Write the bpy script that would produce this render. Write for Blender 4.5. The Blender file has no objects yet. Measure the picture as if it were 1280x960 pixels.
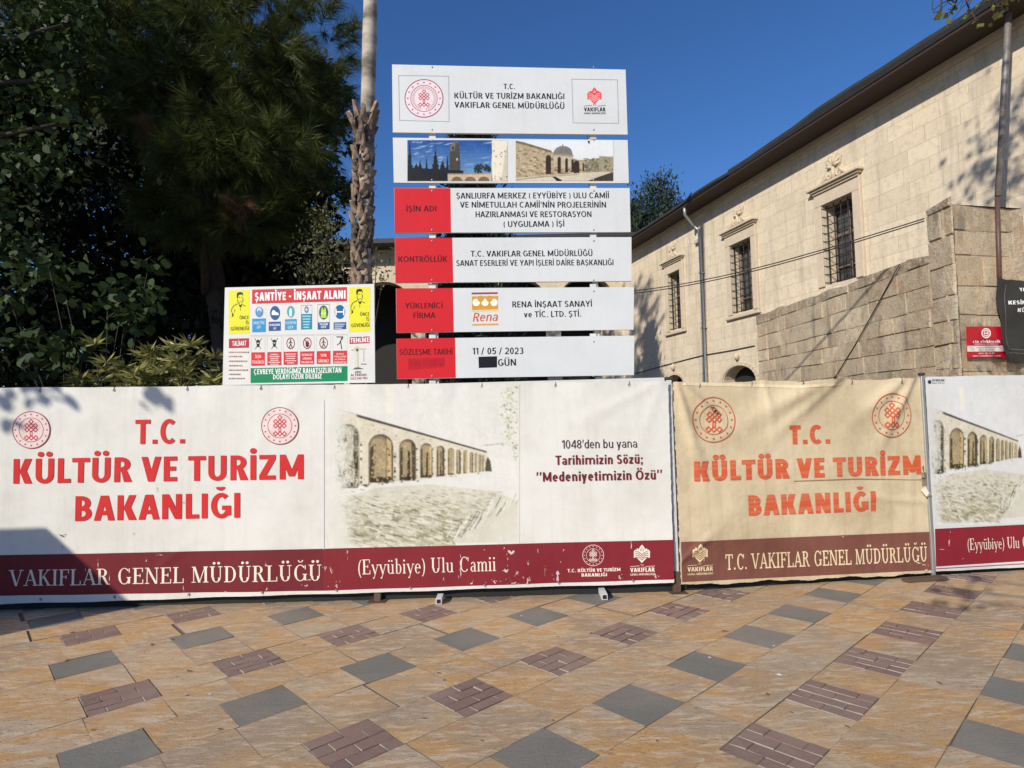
import bpy, bmesh, math, random
import numpy as np
from mathutils import Vector

# ------------------------------------------------------------------ camera, world, sun, exposure
SC = bpy.context.scene
COL = SC.collection
F, PITCH, ROLL, CAMH, SLOPE = 736.2, 0.048, 0.0265, 1.62, 0.0393
cam = bpy.data.cameras.new('camera')
cam.sensor_width = 36.0
cam.lens = 36.0 * F / 1280.0
cam.clip_start = 0.05
cam.clip_end = 2000
camo = bpy.data.objects.new('camera', cam)
COL.objects.link(camo)
from mathutils import Matrix
camo.matrix_world = Matrix.Translation((0, 0, CAMH)) @ Matrix.Rotation(math.pi / 2 + PITCH, 4, 'X') @ Matrix.Rotation(-ROLL, 4, 'Z')
SC.camera = camo

SUN_H = Vector((-0.64, -0.768))
SUN_EL = math.radians(29)
TOSUN = Vector((SUN_H.x * math.cos(SUN_EL), SUN_H.y * math.cos(SUN_EL), math.sin(SUN_EL))).normalized()
world = bpy.data.worlds.new('World')
SC.world = world
world.use_nodes = True
wn = world.node_tree
bg = wn.nodes['Background']
sky = wn.nodes.new('ShaderNodeTexSky')
sky.sky_type = 'NISHITA'
sky.sun_disc = False
sky.sun_elevation = SUN_EL
sky.sun_rotation = math.atan2(SUN_H.x, SUN_H.y)
sky.altitude = 600
sky.air_density = 1.0
sky.dust_density = 0.5
sky.ozone_density = 7.0
hs = wn.nodes.new('ShaderNodeHueSaturation')
hs.inputs['Saturation'].default_value = 1.1
hs.inputs['Hue'].default_value = 0.505
wn.links.new(sky.outputs[0], hs.inputs['Color'])
wn.links.new(hs.outputs[0], bg.inputs[0])
bg.inputs[1].default_value = 0.13
sl = bpy.data.lights.new('sun', 'SUN')
sl.energy = 4.7
sl.angle = math.radians(0.53)
sl.color = (1.0, 0.92, 0.79)
slo = bpy.data.objects.new('sun', sl)
COL.objects.link(slo)
slo.location = (-20, -20, 20)
slo.rotation_euler = (-TOSUN).to_track_quat('-Z', 'Y').to_euler()
SC.view_settings.view_transform = 'Standard'
SC.view_settings.look = 'None'
SC.view_settings.exposure = 0.0
SC.view_settings.gamma = 1.0
SC.view_settings.use_curve_mapping = False
SC.cycles.max_bounces = 6
SC.cycles.transparent_max_bounces = 8

# ------------------------------------------------------------------ helpers
def lin(c):
    c = c / 255.0
    return c / 12.92 if c <= 0.04045 else ((c + 0.055) / 1.055) ** 2.4

def rgb(r, g, b):
    return (lin(r), lin(g), lin(b), 1.0)

def ray(px, py):
    """direction in the place that the photograph's pixel looks along"""
    X, Y = px - 640.0, 480.0 - py
    cr, sr = math.cos(ROLL), math.sin(ROLL)
    x, y = (X * cr + Y * sr) / F, (-X * sr + Y * cr) / F
    c, s = math.cos(PITCH), math.sin(PITCH)
    return Vector((x, c - y * s, s + y * c))

EYE = Vector((0, 0, CAMH))

def gz(y):
    return -SLOPE * max(-3.0, min(9.0, y))

def at_depth(px, py, y):
    r = ray(px, py)
    return EYE + r * (y / r.y)

def at_ground(px, py):
    r = ray(px, py)
    return EYE + r * (-CAMH / (r.z + SLOPE * r.y))

class Plane:
    """an upright plane: U to the right, V up, N towards the viewer's side"""
    def __init__(s, o, u, v=(0, 0, 1)):
        s.O = Vector(o); s.U = Vector(u).normalized(); s.V = Vector(v).normalized()
        s.N = s.U.cross(s.V).normalized()
        s.disp = None
    def uv(s, px, py):
        r = ray(px, py)
        t = (s.O - EYE).dot(s.N) / r.dot(s.N)
        p = EYE + r * t - s.O
        return (p.dot(s.U), p.dot(s.V))
    def w(s, u, v, d=0.0):
        return s.O + s.U * u + s.V * v + s.N * d
    def at(s, px, py, d=0.0):
        return s.w(*s.uv(px, py), d)

def thing(name, label, cat, loc, group=None):
    o = bpy.data.objects.new(name, None)
    COL.objects.link(o)
    o.location = loc
    o.empty_display_size = 0.2
    tag(o, label, cat, group)
    return o

def tag(o, label, cat, group=None, kind=None):
    if label: o['label'] = label
    if cat: o['category'] = cat
    if group: o['group'] = group
    if kind: o['kind'] = kind
    return o

def base_of(parent):
    p = Vector((0, 0, 0))
    while parent is not None:
        p += parent.location
        parent = parent.parent
    return p

class MB:
    """collects shapes given in place coordinates; build() links them as ONE mesh object"""
    def __init__(s):
        s.v = []; s.f = []; s.c = []; s.m = []; s.uvs = []; s.col = (1, 1, 1, 1); s.mi = 0; s.smooth = []
    def face(s, pts, col=None, uv=None, smooth=False):
        b = len(s.v)
        s.v += [tuple(p) for p in pts]
        s.f.append(tuple(range(b, b + len(pts))))
        s.c.append(col or s.col); s.m.append(s.mi); s.uvs.append(uv); s.smooth.append(smooth)
    def mesh(s, verts, faces, col=None, smooth=False):
        b = len(s.v)
        s.v += [tuple(p) for p in verts]
        for f in faces:
            s.f.append(tuple(b + i for i in f))
            s.c.append(col or s.col); s.m.append(s.mi); s.uvs.append(None); s.smooth.append(smooth)
    def box(s, pl, u0, u1, v0, v1, d0, d1, bev=0.0):
        """box in a plane's own frame, edges chamfered by bev"""
        if bev <= 0:
            P = [pl.w(u, v, d) for d in (d0, d1) for v in (v0, v1) for u in (u0, u1)]
            s.mesh(P, [(0, 2, 3, 1), (4, 5, 7, 6), (0, 1, 5, 4), (2, 6, 7, 3), (0, 4, 6, 2), (1, 3, 7, 5)])
            return
        b = bev
        bm = bmesh.new()
        bmesh.ops.create_cube(bm, size=1)
        for q in bm.verts:
            q.co = Vector(((u0 + u1) / 2 + q.co.x * (u1 - u0), (v0 + v1) / 2 + q.co.y * (v1 - v0), (d0 + d1) / 2 + q.co.z * (d1 - d0)))
        bmesh.ops.bevel(bm, geom=list(bm.edges), offset=b, segments=1, affect='EDGES')
        bm.verts.index_update()
        s.mesh([pl.w(*q.co) for q in bm.verts], [[q.index for q in f.verts] for f in bm.faces])
        bm.free()
    def tube(s, pts, r, n=8, cap=True, smooth=True):
        pts = [Vector(p) for p in pts]
        rs = r if isinstance(r, (list, tuple)) else [r] * len(pts)
        V = []; Fc = []
        ref = None
        for i, p in enumerate(pts):
            t = (pts[min(i + 1, len(pts) - 1)] - pts[max(i - 1, 0)]).normalized()
            if ref is None:
                ref = Vector((0, 0, 1)) if abs(t.z) < 0.9 else Vector((1, 0, 0))
            a = t.cross(ref).normalized(); b2 = a.cross(t).normalized(); ref = b2
            for k in range(n):
                an = 2 * math.pi * k / n
                V.append(p + (a * math.cos(an) + b2 * math.sin(an)) * rs[i])
        for i in range(len(pts) - 1):
            for k in range(n):
                Fc.append((i * n + k, i * n + (k + 1) % n, (i + 1) * n + (k + 1) % n, (i + 1) * n + k))
        if cap:
            Fc.append(tuple(range(n))[::-1]); Fc.append(tuple((len(pts) - 1) * n + k for k in range(n)))
        s.mesh(V, Fc, smooth=smooth)
    def build(s, name, mats, parent=None, origin=None):
        me = bpy.data.meshes.new(name)
        o0 = base_of(parent) if parent else Vector(origin or (0, 0, 0))
        me.from_pydata([(x - o0.x, y - o0.y, z - o0.z) for x, y, z in s.v], [], s.f)
        mats = mats if isinstance(mats, (list, tuple)) else [mats]
        for m in mats: me.materials.append(m)
        me.polygons.foreach_set('material_index', s.m)
        me.polygons.foreach_set('use_smooth', s.smooth)
        ca = me.color_attributes.new('Col', 'FLOAT_COLOR', 'CORNER')
        arr = []
        for f, c in zip(s.f, s.c): arr += list(c) * len(f)
        ca.data.foreach_set('color', arr)
        if any(u is not None for u in s.uvs):
            ul = me.uv_layers.new(name='UVMap')
            a = []
            for f, u in zip(s.f, s.uvs):
                for i in range(len(f)): a += list(u[i]) if u else [0, 0]
            ul.data.foreach_set('uv', a)
        me.update()
        o = bpy.data.objects.new(name, me)
        COL.objects.link(o)
        if parent: o.parent = parent
        else: o.location = o0
        return o

def np_mesh(name, V, nper, mat, parent=None, origin=None, smooth=False):
    """many small separate faces of nper corners each (V: N x nper x 3)"""
    N = V.shape[0]
    o0 = base_of(parent) if parent else Vector(origin or (0, 0, 0))
    V = (V.reshape(-1, 3) - np.array(o0)).astype(np.float32)
    me = bpy.data.meshes.new(name)
    me.vertices.add(len(V)); me.vertices.foreach_set('co', V.ravel())
    me.loops.add(N * nper); me.loops.foreach_set('vertex_index', np.arange(N * nper, dtype=np.int32))
    me.polygons.add(N)
    me.polygons.foreach_set('loop_start', np.arange(0, N * nper, nper, dtype=np.int32))
    me.polygons.foreach_set('loop_total', np.full(N, nper, dtype=np.int32))
    me.materials.append(mat)
    me.update(calc_edges=True); me.validate()
    o = bpy.data.objects.new(name, me)
    COL.objects.link(o)
    if parent: o.parent = parent
    else: o.location = o0
    return o

# ------------------------------------------------------------------ materials
class NT:
    def __init__(s, name):
        s.m = bpy.data.materials.new(name); s.m.use_nodes = True
        s.t = s.m.node_tree; s.b = s.t.nodes['Principled BSDF']
    def n(s, kind, **kw):
        x = s.t.nodes.new('ShaderNode' + kind)
        for k, v in kw.items():
            if hasattr(x, k) and k not in ('Scale',): setattr(x, k, v)
            else: x.inputs[k].default_value = v
        return x
    def l(s, a, b): s.t.links.new(a, b)
    def noise(s, vec, scale, detail=5, rough=0.6):
        x = s.n('TexNoise'); x.inputs['Scale'].default_value = scale; x.inputs['Detail'].default_value = detail; x.inputs['Roughness'].default_value = rough
        if vec is not None: s.l(vec, x.inputs['Vector'])
        return x.outputs['Fac']
    def ramp(s, fac, stops):
        x = s.n('ValToRGB'); e = x.color_ramp.elements
        while len(e) < len(stops): e.new(0.5)
        for i, (p, c) in enumerate(stops):
            e[i].position = p; e[i].color = c if len(c) == 4 else (*c, 1)
        s.l(fac, x.inputs[0]); return x.outputs[0]
    def mix(s, fac, a, b, mode='MIX'):
        x = s.n('Mix', data_type='RGBA', blend_type=mode)
        for i, v in ((0, fac), (6, a), (7, b)):
            if isinstance(v, (int, float)): x.inputs[i].default_value = v
            elif isinstance(v, tuple): x.inputs[i].default_value = v if len(v) == 4 else (*v, 1)
            else: s.l(v, x.inputs[i])
        return x.outputs[2]
    def bump(s, h, strength=0.3, dist=0.02, normal=None):
        x = s.n('Bump'); x.inputs['Strength'].default_value = strength; x.inputs['Distance'].default_value = dist
        s.l(h, x.inputs['Height'])
        if normal is not None: s.l(normal, x.inputs['Normal'])
        s.l(x.outputs[0], s.b.inputs['Normal']); return x.outputs[0]
    def obj(s): return s.n('TexCoord').outputs['Object']
    def geo(s): return s.n('NewGeometry').outputs['Position']
    def mapping(s, vec, scale=(1, 1, 1), rot=(0, 0, 0)):
        x = s.n('Mapping'); x.inputs['Scale'].default_value = scale; x.inputs['Rotation'].default_value = rot
        s.l(vec, x.inputs[0]); return x.outputs[0]

G1 = lambda v: (v, v, v, 1)

def mat_plain(name, col, rough=0.6, metal=0.0, var=0.25, scale=6, bump=0.15):
    k = NT(name); g = k.geo()
    n = k.noise(g, scale, 6, 0.65)
    c = k.mix(n, tuple(x * (1 - var) for x in col[:3]), tuple(min(1, x * (1 + var)) for x in col[:3]))
    k.l(c, k.b.inputs['Base Color'])
    k.b.inputs['Roughness'].default_value = rough; k.b.inputs['Metallic'].default_value = metal
    if bump: k.bump(k.noise(g, scale * 6, 5), bump, 0.01)
    return k.m

def mat_print(name, rough=0.5, dirt=0.18, fold=0.0, stripes=0.0):
    """printed plastic sheet: the print's own colour with grime, faint streaks and small creases"""
    k = NT(name); g = k.geo()
    a = k.n('Attribute'); a.attribute_name = 'Col'
    big = k.noise(g, 1.3, 6, 0.7); fine = k.noise(g, 26, 4, 0.6)
    st = k.noise(k.mapping(g, (9, 9, 0.5)), 1.6, 5, 0.65)
    c = k.mix(k.ramp(big, [(0.42, G1(0)), (0.75, G1(dirt * 1.6))]), a.outputs['Color'], (0.50, 0.46, 0.38), 'MULTIPLY')
    c = k.mix(k.ramp(st, [(0.5, G1(0)), (0.78, G1(dirt))]), c, (0.62, 0.58, 0.50), 'MULTIPLY')
    c = k.mix(k.ramp(fine, [(0.55, G1(0)), (0.8, G1(dirt * 0.6))]), c, (0.6, 0.57, 0.5), 'MULTIPLY')
    if stripes:
        w = k.noise(k.mapping(g, (0.8, 0.8, 40)), 1.0, 3, 0.5)
        c = k.mix(k.ramp(w, [(0.45, G1(0)), (0.62, G1(stripes))]), c, (0.74, 0.6, 0.42))
    k.l(c, k.b.inputs['Base Color'])
    k.b.inputs['Roughness'].default_value = rough
    k.b.inputs['Specular IOR Level'].default_value = 0.25
    h = k.noise(g, 2.2, 4, 0.55)
    if fold:
        k.bump(h, fold, 0.05)
    else:
        k.bump(h, 0.12, 0.02)
    return k.m

M = {}
M['print'] = mat_print('printed_vinyl', 0.5, 0.2, fold=0.22)
M['print_old'] = mat_print('weathered_printed_vinyl', 0.6, 0.42, fold=0.5)
M['print_faded'] = mat_print('sun_faded_lettering', 0.6, 0.25, fold=0.5, stripes=0.12)
M['print_photo'] = mat_print('faded_photographic_print', 0.5, 0.14)
M['print_sign'] = mat_print('printed_sign_panel', 0.4, 0.1)
M['white_metal'] = mat_plain('white_painted_steel', (0.62, 0.62, 0.6), 0.45, 0.0, 0.2, 12)
M['dark_steel'] = mat_plain('dark_weathered_steel', (0.06, 0.055, 0.05), 0.6, 0.3, 0.4, 14)
M['rust'] = mat_plain('rusty_steel', (0.12, 0.075, 0.05), 0.75, 0.2, 0.5, 20)
M['galv'] = mat_plain('galvanised_pipe', (0.42, 0.42, 0.42), 0.42, 0.6, 0.25, 8)
M['brown_pipe'] = mat_plain('brown_painted_pipe', (0.10, 0.05, 0.045), 0.5, 0.0, 0.4, 16)
M['peel_pipe'] = mat_plain('peeling_pipe', (0.20, 0.18, 0.17), 0.5, 0.2, 0.75, 30)
M['soffit'] = mat_plain('brown_soffit_boards', (0.038, 0.02, 0.017), 0.7, 0, 0.3, 5)
M['eave'] = mat_plain('dark_eave_metal', (0.035, 0.035, 0.033), 0.6, 0.1, 0.5, 5)
M['cable'] = mat_plain('black_cable', (0.02, 0.02, 0.02), 0.5, 0, 0.2, 10, 0)
M['iron'] = mat_plain('wrought_iron', (0.035, 0.028, 0.026), 0.6, 0.2, 0.4, 30)
M['sash'] = mat_plain('weathered_sash_wood', (0.16, 0.12, 0.10), 0.6, 0, 0.4, 20)
M['shade_black'] = mat_plain('shade_and_cord_black', (0.012, 0.012, 0.012), 0.8, 0, 0.3, 8)  # near-black for shade painted under sheets and in openings, and for cords
M['plaster'] = mat_plain('pale_plaster', (0.5, 0.45, 0.38), 0.8, 0, 0.15, 3)

def mat_glass():
    k = NT('dusty_window_glass'); g = k.geo()
    k.l(k.ramp(k.noise(g, 3, 4), [(0.3, (0.015, 0.018, 0.02, 1)), (0.75, (0.09, 0.10, 0.11, 1))]), k.b.inputs['Base Color'])
    k.b.inputs['Roughness'].default_value = 0.08
    return k.m
M['glass'] = mat_glass()

def mat_ashlar():
    k = NT('cream_ashlar_limestone')
    uv = k.n('UVMap').outputs[0]; g = k.geo()
    wob = k.noise(g, 1.2, 3)
    b = k.n('TexBrick'); k.l(uv, b.inputs['Vector'])
    b.offset = 0.45; b.squash = 0.8; b.squash_frequency = 3
    for nm, v in (('Scale', 1.0), ('Mortar Size', 0.006), ('Mortar Smooth', 0.35), ('Bias', 0.0), ('Brick Width', 0.72), ('Row Height', 0.34)): b.inputs[nm].default_value = v
    b.inputs['Color1'].default_value = (0.72, 0.61, 0.445, 1); b.inputs['Color2'].default_value = (0.60, 0.505, 0.365, 1); b.inputs['Mortar'].default_value = (0.47, 0.385, 0.275, 1)
    n1 = k.noise(g, 0.8, 7, 0.7); n2 = k.noise(g, 9, 6, 0.7); n3 = k.noise(k.mapping(g, (3, 3, 0.35)), 1.1, 6, 0.7)
    c = k.mix(k.ramp(n1, [(0.38, G1(0)), (0.7, G1(0.6))]), b.outputs['Color'], (0.66, 0.59, 0.475))
    c = k.mix(k.ramp(n2, [(0.48, G1(0)), (0.7, G1(0.6))]), c, (0.46, 0.37, 0.26))
    c = k.mix(k.ramp(n3, [(0.52, G1(0)), (0.72, G1(0.55))]), c, (0.29, 0.25, 0.205))
    k.l(c, k.b.inputs['Base Color']); k.b.inputs['Roughness'].default_value = 0.85
    inv = k.n('Invert'); k.l(b.outputs['Fac'], inv.inputs[1])
    h = k.mix(0.5, inv.outputs[0], n2)
    nb = k.bump(h, 0.55, 0.03)
    return k.m
M['ashlar'] = mat_ashlar()

def mat_rough():
    k = NT('weathered_rubble_blocks'); g = k.geo()
    a = k.n('Attribute'); a.attribute_name = 'Col'
    n1 = k.noise(g, 1.5, 9, 0.74); n2 = k.noise(g, 6, 9, 0.78); n3 = k.noise(g, 30, 6, 0.75)
    st = k.noise(k.mapping(g, (2.2, 2.2, .55)), 1.3, 8, 0.75)
    c = k.mix(k.ramp(n1, [(0.46, G1(0)), (0.60, G1(0.6))]), a.outputs['Color'], (0.40, 0.33, 0.24))
    c = k.mix(k.ramp(k.noise(k.mapping(g, (1, 1.4, 1)), 0.9, 7, 0.7), [(0.50, G1(0)), (0.62, G1(0.6))]), c, (0.44, 0.29, 0.17))
    c = k.mix(k.ramp(n2, [(0.49, G1(0)), (0.57, G1(0.75))]), c, (0.66, 0.56, 0.42))
    c = k.mix(k.ramp(st, [(0.55, G1(0)), (0.65, G1(0.65))]), c, (0.20, 0.17, 0.135))
    c = k.mix(k.ramp(n3, [(0.54, G1(0)), (0.66, G1(0.7))]), c, (0.13, 0.105, 0.08))
    k.l(c, k.b.inputs['Base Color']); k.b.inputs['Roughness'].default_value = 0.92
    h = k.mix(0.4, k.mix(.5, n1, n2), n3); k.bump(h, 1.0, 0.10)
    return k.m
M['rough'] = mat_rough()
M['carved'] = mat_plain('carved_limestone', (0.56, 0.47, 0.35), 0.85, 0, 0.25, 7, 0.4)

def mat_paving():
    k = NT('natural_stone_paving'); g = k.geo()
    a = k.n('Attribute'); a.attribute_name = 'Col'
    warp = k.n('VectorMath', operation='ADD'); k.l(g, warp.inputs[0])
    nz = k.n('TexNoise'); nz.inputs['Scale'].default_value = 1.7; nz.inputs['Detail'].default_value = 4; k.l(g, nz.inputs['Vector'])
    isl = k.n('NewGeometry').outputs['Random Per Island']
    sc_ = k.n('VectorMath', operation='SCALE'); k.l(nz.outputs['Color'], sc_.inputs[0]); sc_.inputs['Scale'].default_value = .22
    cmb = k.n('CombineXYZ'); mu = k.n('Math', operation='MULTIPLY'); k.l(isl, mu.inputs[0]); mu.inputs[1].default_value = 37.0; k.l(mu.outputs[0], cmb.inputs[0]); k.l(mu.outputs[0], cmb.inputs[2])
    ad = k.n('VectorMath', operation='ADD'); k.l(sc_.outputs[0], ad.inputs[0]); k.l(cmb.outputs[0], ad.inputs[1])
    k.l(ad.outputs[0], warp.inputs[1])
    gw = warp.outputs[0]
    r1 = k.mapping(gw, (1, 3.2, 1), (0, 0, -0.72)); r2 = k.mapping(gw, (1, 5.0, 1), (0, 0, -0.55))
    n1 = k.noise(r1, 1.5, 9, 0.68); n2 = k.noise(r2, 5, 10, 0.75); n3 = k.noise(g, 60, 5, 0.75); n4 = k.noise(g, 1.1, 6, 0.65); n5 = k.noise(r2, 13, 9, 0.8)
    base = a.outputs['Color']
    c1 = k.mix(k.ramp(n1, [(0.42, G1(0)), (0.56, G1(0.85))]), base, (0.55, 0.305, 0.10))
    c1 = k.mix(k.ramp(n4, [(0.46, G1(0)), (0.60, G1(0.8))]), c1, (0.34, 0.26, 0.18))
    c1 = k.mix(k.ramp(n2, [(0.50, G1(0)), (0.60, G1(0.75))]), c1, (0.66, 0.54, 0.39))
    c1 = k.mix(k.ramp(n5, [(0.55, G1(0)), (0.62, G1(0.8))]), c1, (0.16, 0.105, 0.06))
    c1 = k.mix(k.ramp(k.noise(r1, 3.1, 8, 0.7), [(0.57, G1(0)), (0.68, G1(0.55))]), c1, (0.36, 0.18, 0.10))
    c2 = k.mix(k.ramp(n2, [(0.35, G1(0)), (0.75, G1(0.55))]), base, (0.25, 0.215, 0.18))
    c = k.mix(a.outputs['Alpha'], c2, c1)
    c = k.mix(k.ramp(n3, [(0.54, G1(0)), (0.74, G1(0.45))]), c, (0.11, 0.085, 0.06))
    c = k.mix(k.ramp(k.noise(g, 0.7, 6, 0.7), [(0.45, G1(0)), (0.75, G1(0.4))]), c, (0.47, 0.385, 0.29))
    k.l(c, k.b.inputs['Base Color']); k.b.inputs['Roughness'].default_value = 0.75
    k.bump(k.mix(0.35, n5, n3), 0.8, 0.016)
    return k.m
M['paving'] = mat_paving()
M['mortar'] = mat_plain('mortar_bed', (0.15, 0.12, 0.09), 0.95, 0, 0.45, 3, 0.4)

def mat_leaf(name, c0, c1, rough=0.45, trans=0.15):
    k = NT(name)
    gi = k.n('NewGeometry')
    k.l(k.ramp(gi.outputs['Random Per Island'], [(0.0, c0), (1.0, c1)]), k.b.inputs['Base Color'])
    k.b.inputs['Roughness'].default_value = rough; k.b.inputs['Specular IOR Level'].default_value = .22
    tr = k.n('BsdfTranslucent'); tr.inputs[0].default_value = tuple(min(1, 1.5 * x) for x in c1[:3]) + (1,)
    mx = k.n('MixShader'); mx.inputs[0].default_value = trans
    k.l(k.b.outputs[0], mx.inputs[1]); k.l(tr.outputs[0], mx.inputs[2])
    k.l(mx.outputs[0], k.t.nodes['Material Output'].inputs['Surface'])
    return k.m
M['pine'] = mat_leaf('pine_needles', (0.014, 0.024, 0.006, 1), (0.115, 0.14, 0.034, 1), 0.5, 0.1)
M['pine_dry'] = mat_leaf('dry_pine_needles', (0.10, 0.05, 0.025, 1), (0.2, 0.11, 0.05, 1), 0.6, 0.1)
M['leaf'] = mat_leaf('broad_leaves', (0.012, 0.024, 0.007, 1), (0.05, 0.078, 0.022, 1), 0.55)
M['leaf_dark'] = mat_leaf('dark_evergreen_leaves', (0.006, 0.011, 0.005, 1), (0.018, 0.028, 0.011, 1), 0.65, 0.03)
M['oleander'] = mat_leaf('narrow_oleander_leaves', (0.11, 0.12, 0.03, 1), (0.38, 0.36, 0.13, 1), 0.4, 0.15)
M['olive'] = mat_leaf('sparse_olive_leaves', (0.07, 0.08, 0.03, 1), (0.2, 0.19, 0.09, 1), 0.5, 0.15)
M['conifer'] = mat_leaf('blue_grey_conifer_scales', (0.015, 0.028, 0.018, 1), (0.055, 0.075, 0.05, 1), 0.6, 0.05)
M['palm_leaf'] = mat_leaf('palm_fronds', (0.03, 0.055, 0.015, 1), (0.08, 0.11, 0.03, 1), 0.45)
M['autumn'] = mat_leaf('yellowing_leaves', (0.08, 0.09, 0.02, 1), (0.26, 0.25, 0.07, 1), 0.5, 0.3)
M['dry_leaf'] = mat_leaf('dry_fallen_leaves', (0.05, 0.03, 0.015, 1), (0.2, 0.13, 0.06, 1), 0.7, 0.05)
M['bark'] = mat_plain('rough_bark', (0.042, 0.032, 0.025), 0.9, 0, 0.5, 9, 0.8)

def mat_palm(name, dark, light, zs):
    k = NT(name); g = k.geo()
    r = k.noise(k.mapping(g, (1.5, 1.5, zs)), 1.2, 4, 0.6); n = k.noise(g, 14, 6, 0.7)
    c = k.mix(k.ramp(r, [(0.4, G1(0)), (0.65, G1(1))]), light, dark)
    c = k.mix(k.ramp(n, [(0.55, G1(0)), (0.75, G1(0.7))]), c, dark)
    k.l(c, k.b.inputs['Base Color']); k.b.inputs['Roughness'].default_value = 0.85
    k.bump(k.mix(0.5, r, n), 0.5, 0.03)
    return k.m
M['palm_trunk'] = mat_palm('ringed_palm_trunk', (0.13, 0.11, 0.09, 1), (0.48, 0.42, 0.35, 1), 3.5)
M['palm_boots'] = mat_palm('old_palm_leaf_bases', (0.055, 0.04, 0.03, 1), (0.31, 0.22, 0.155, 1), 5)

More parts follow.
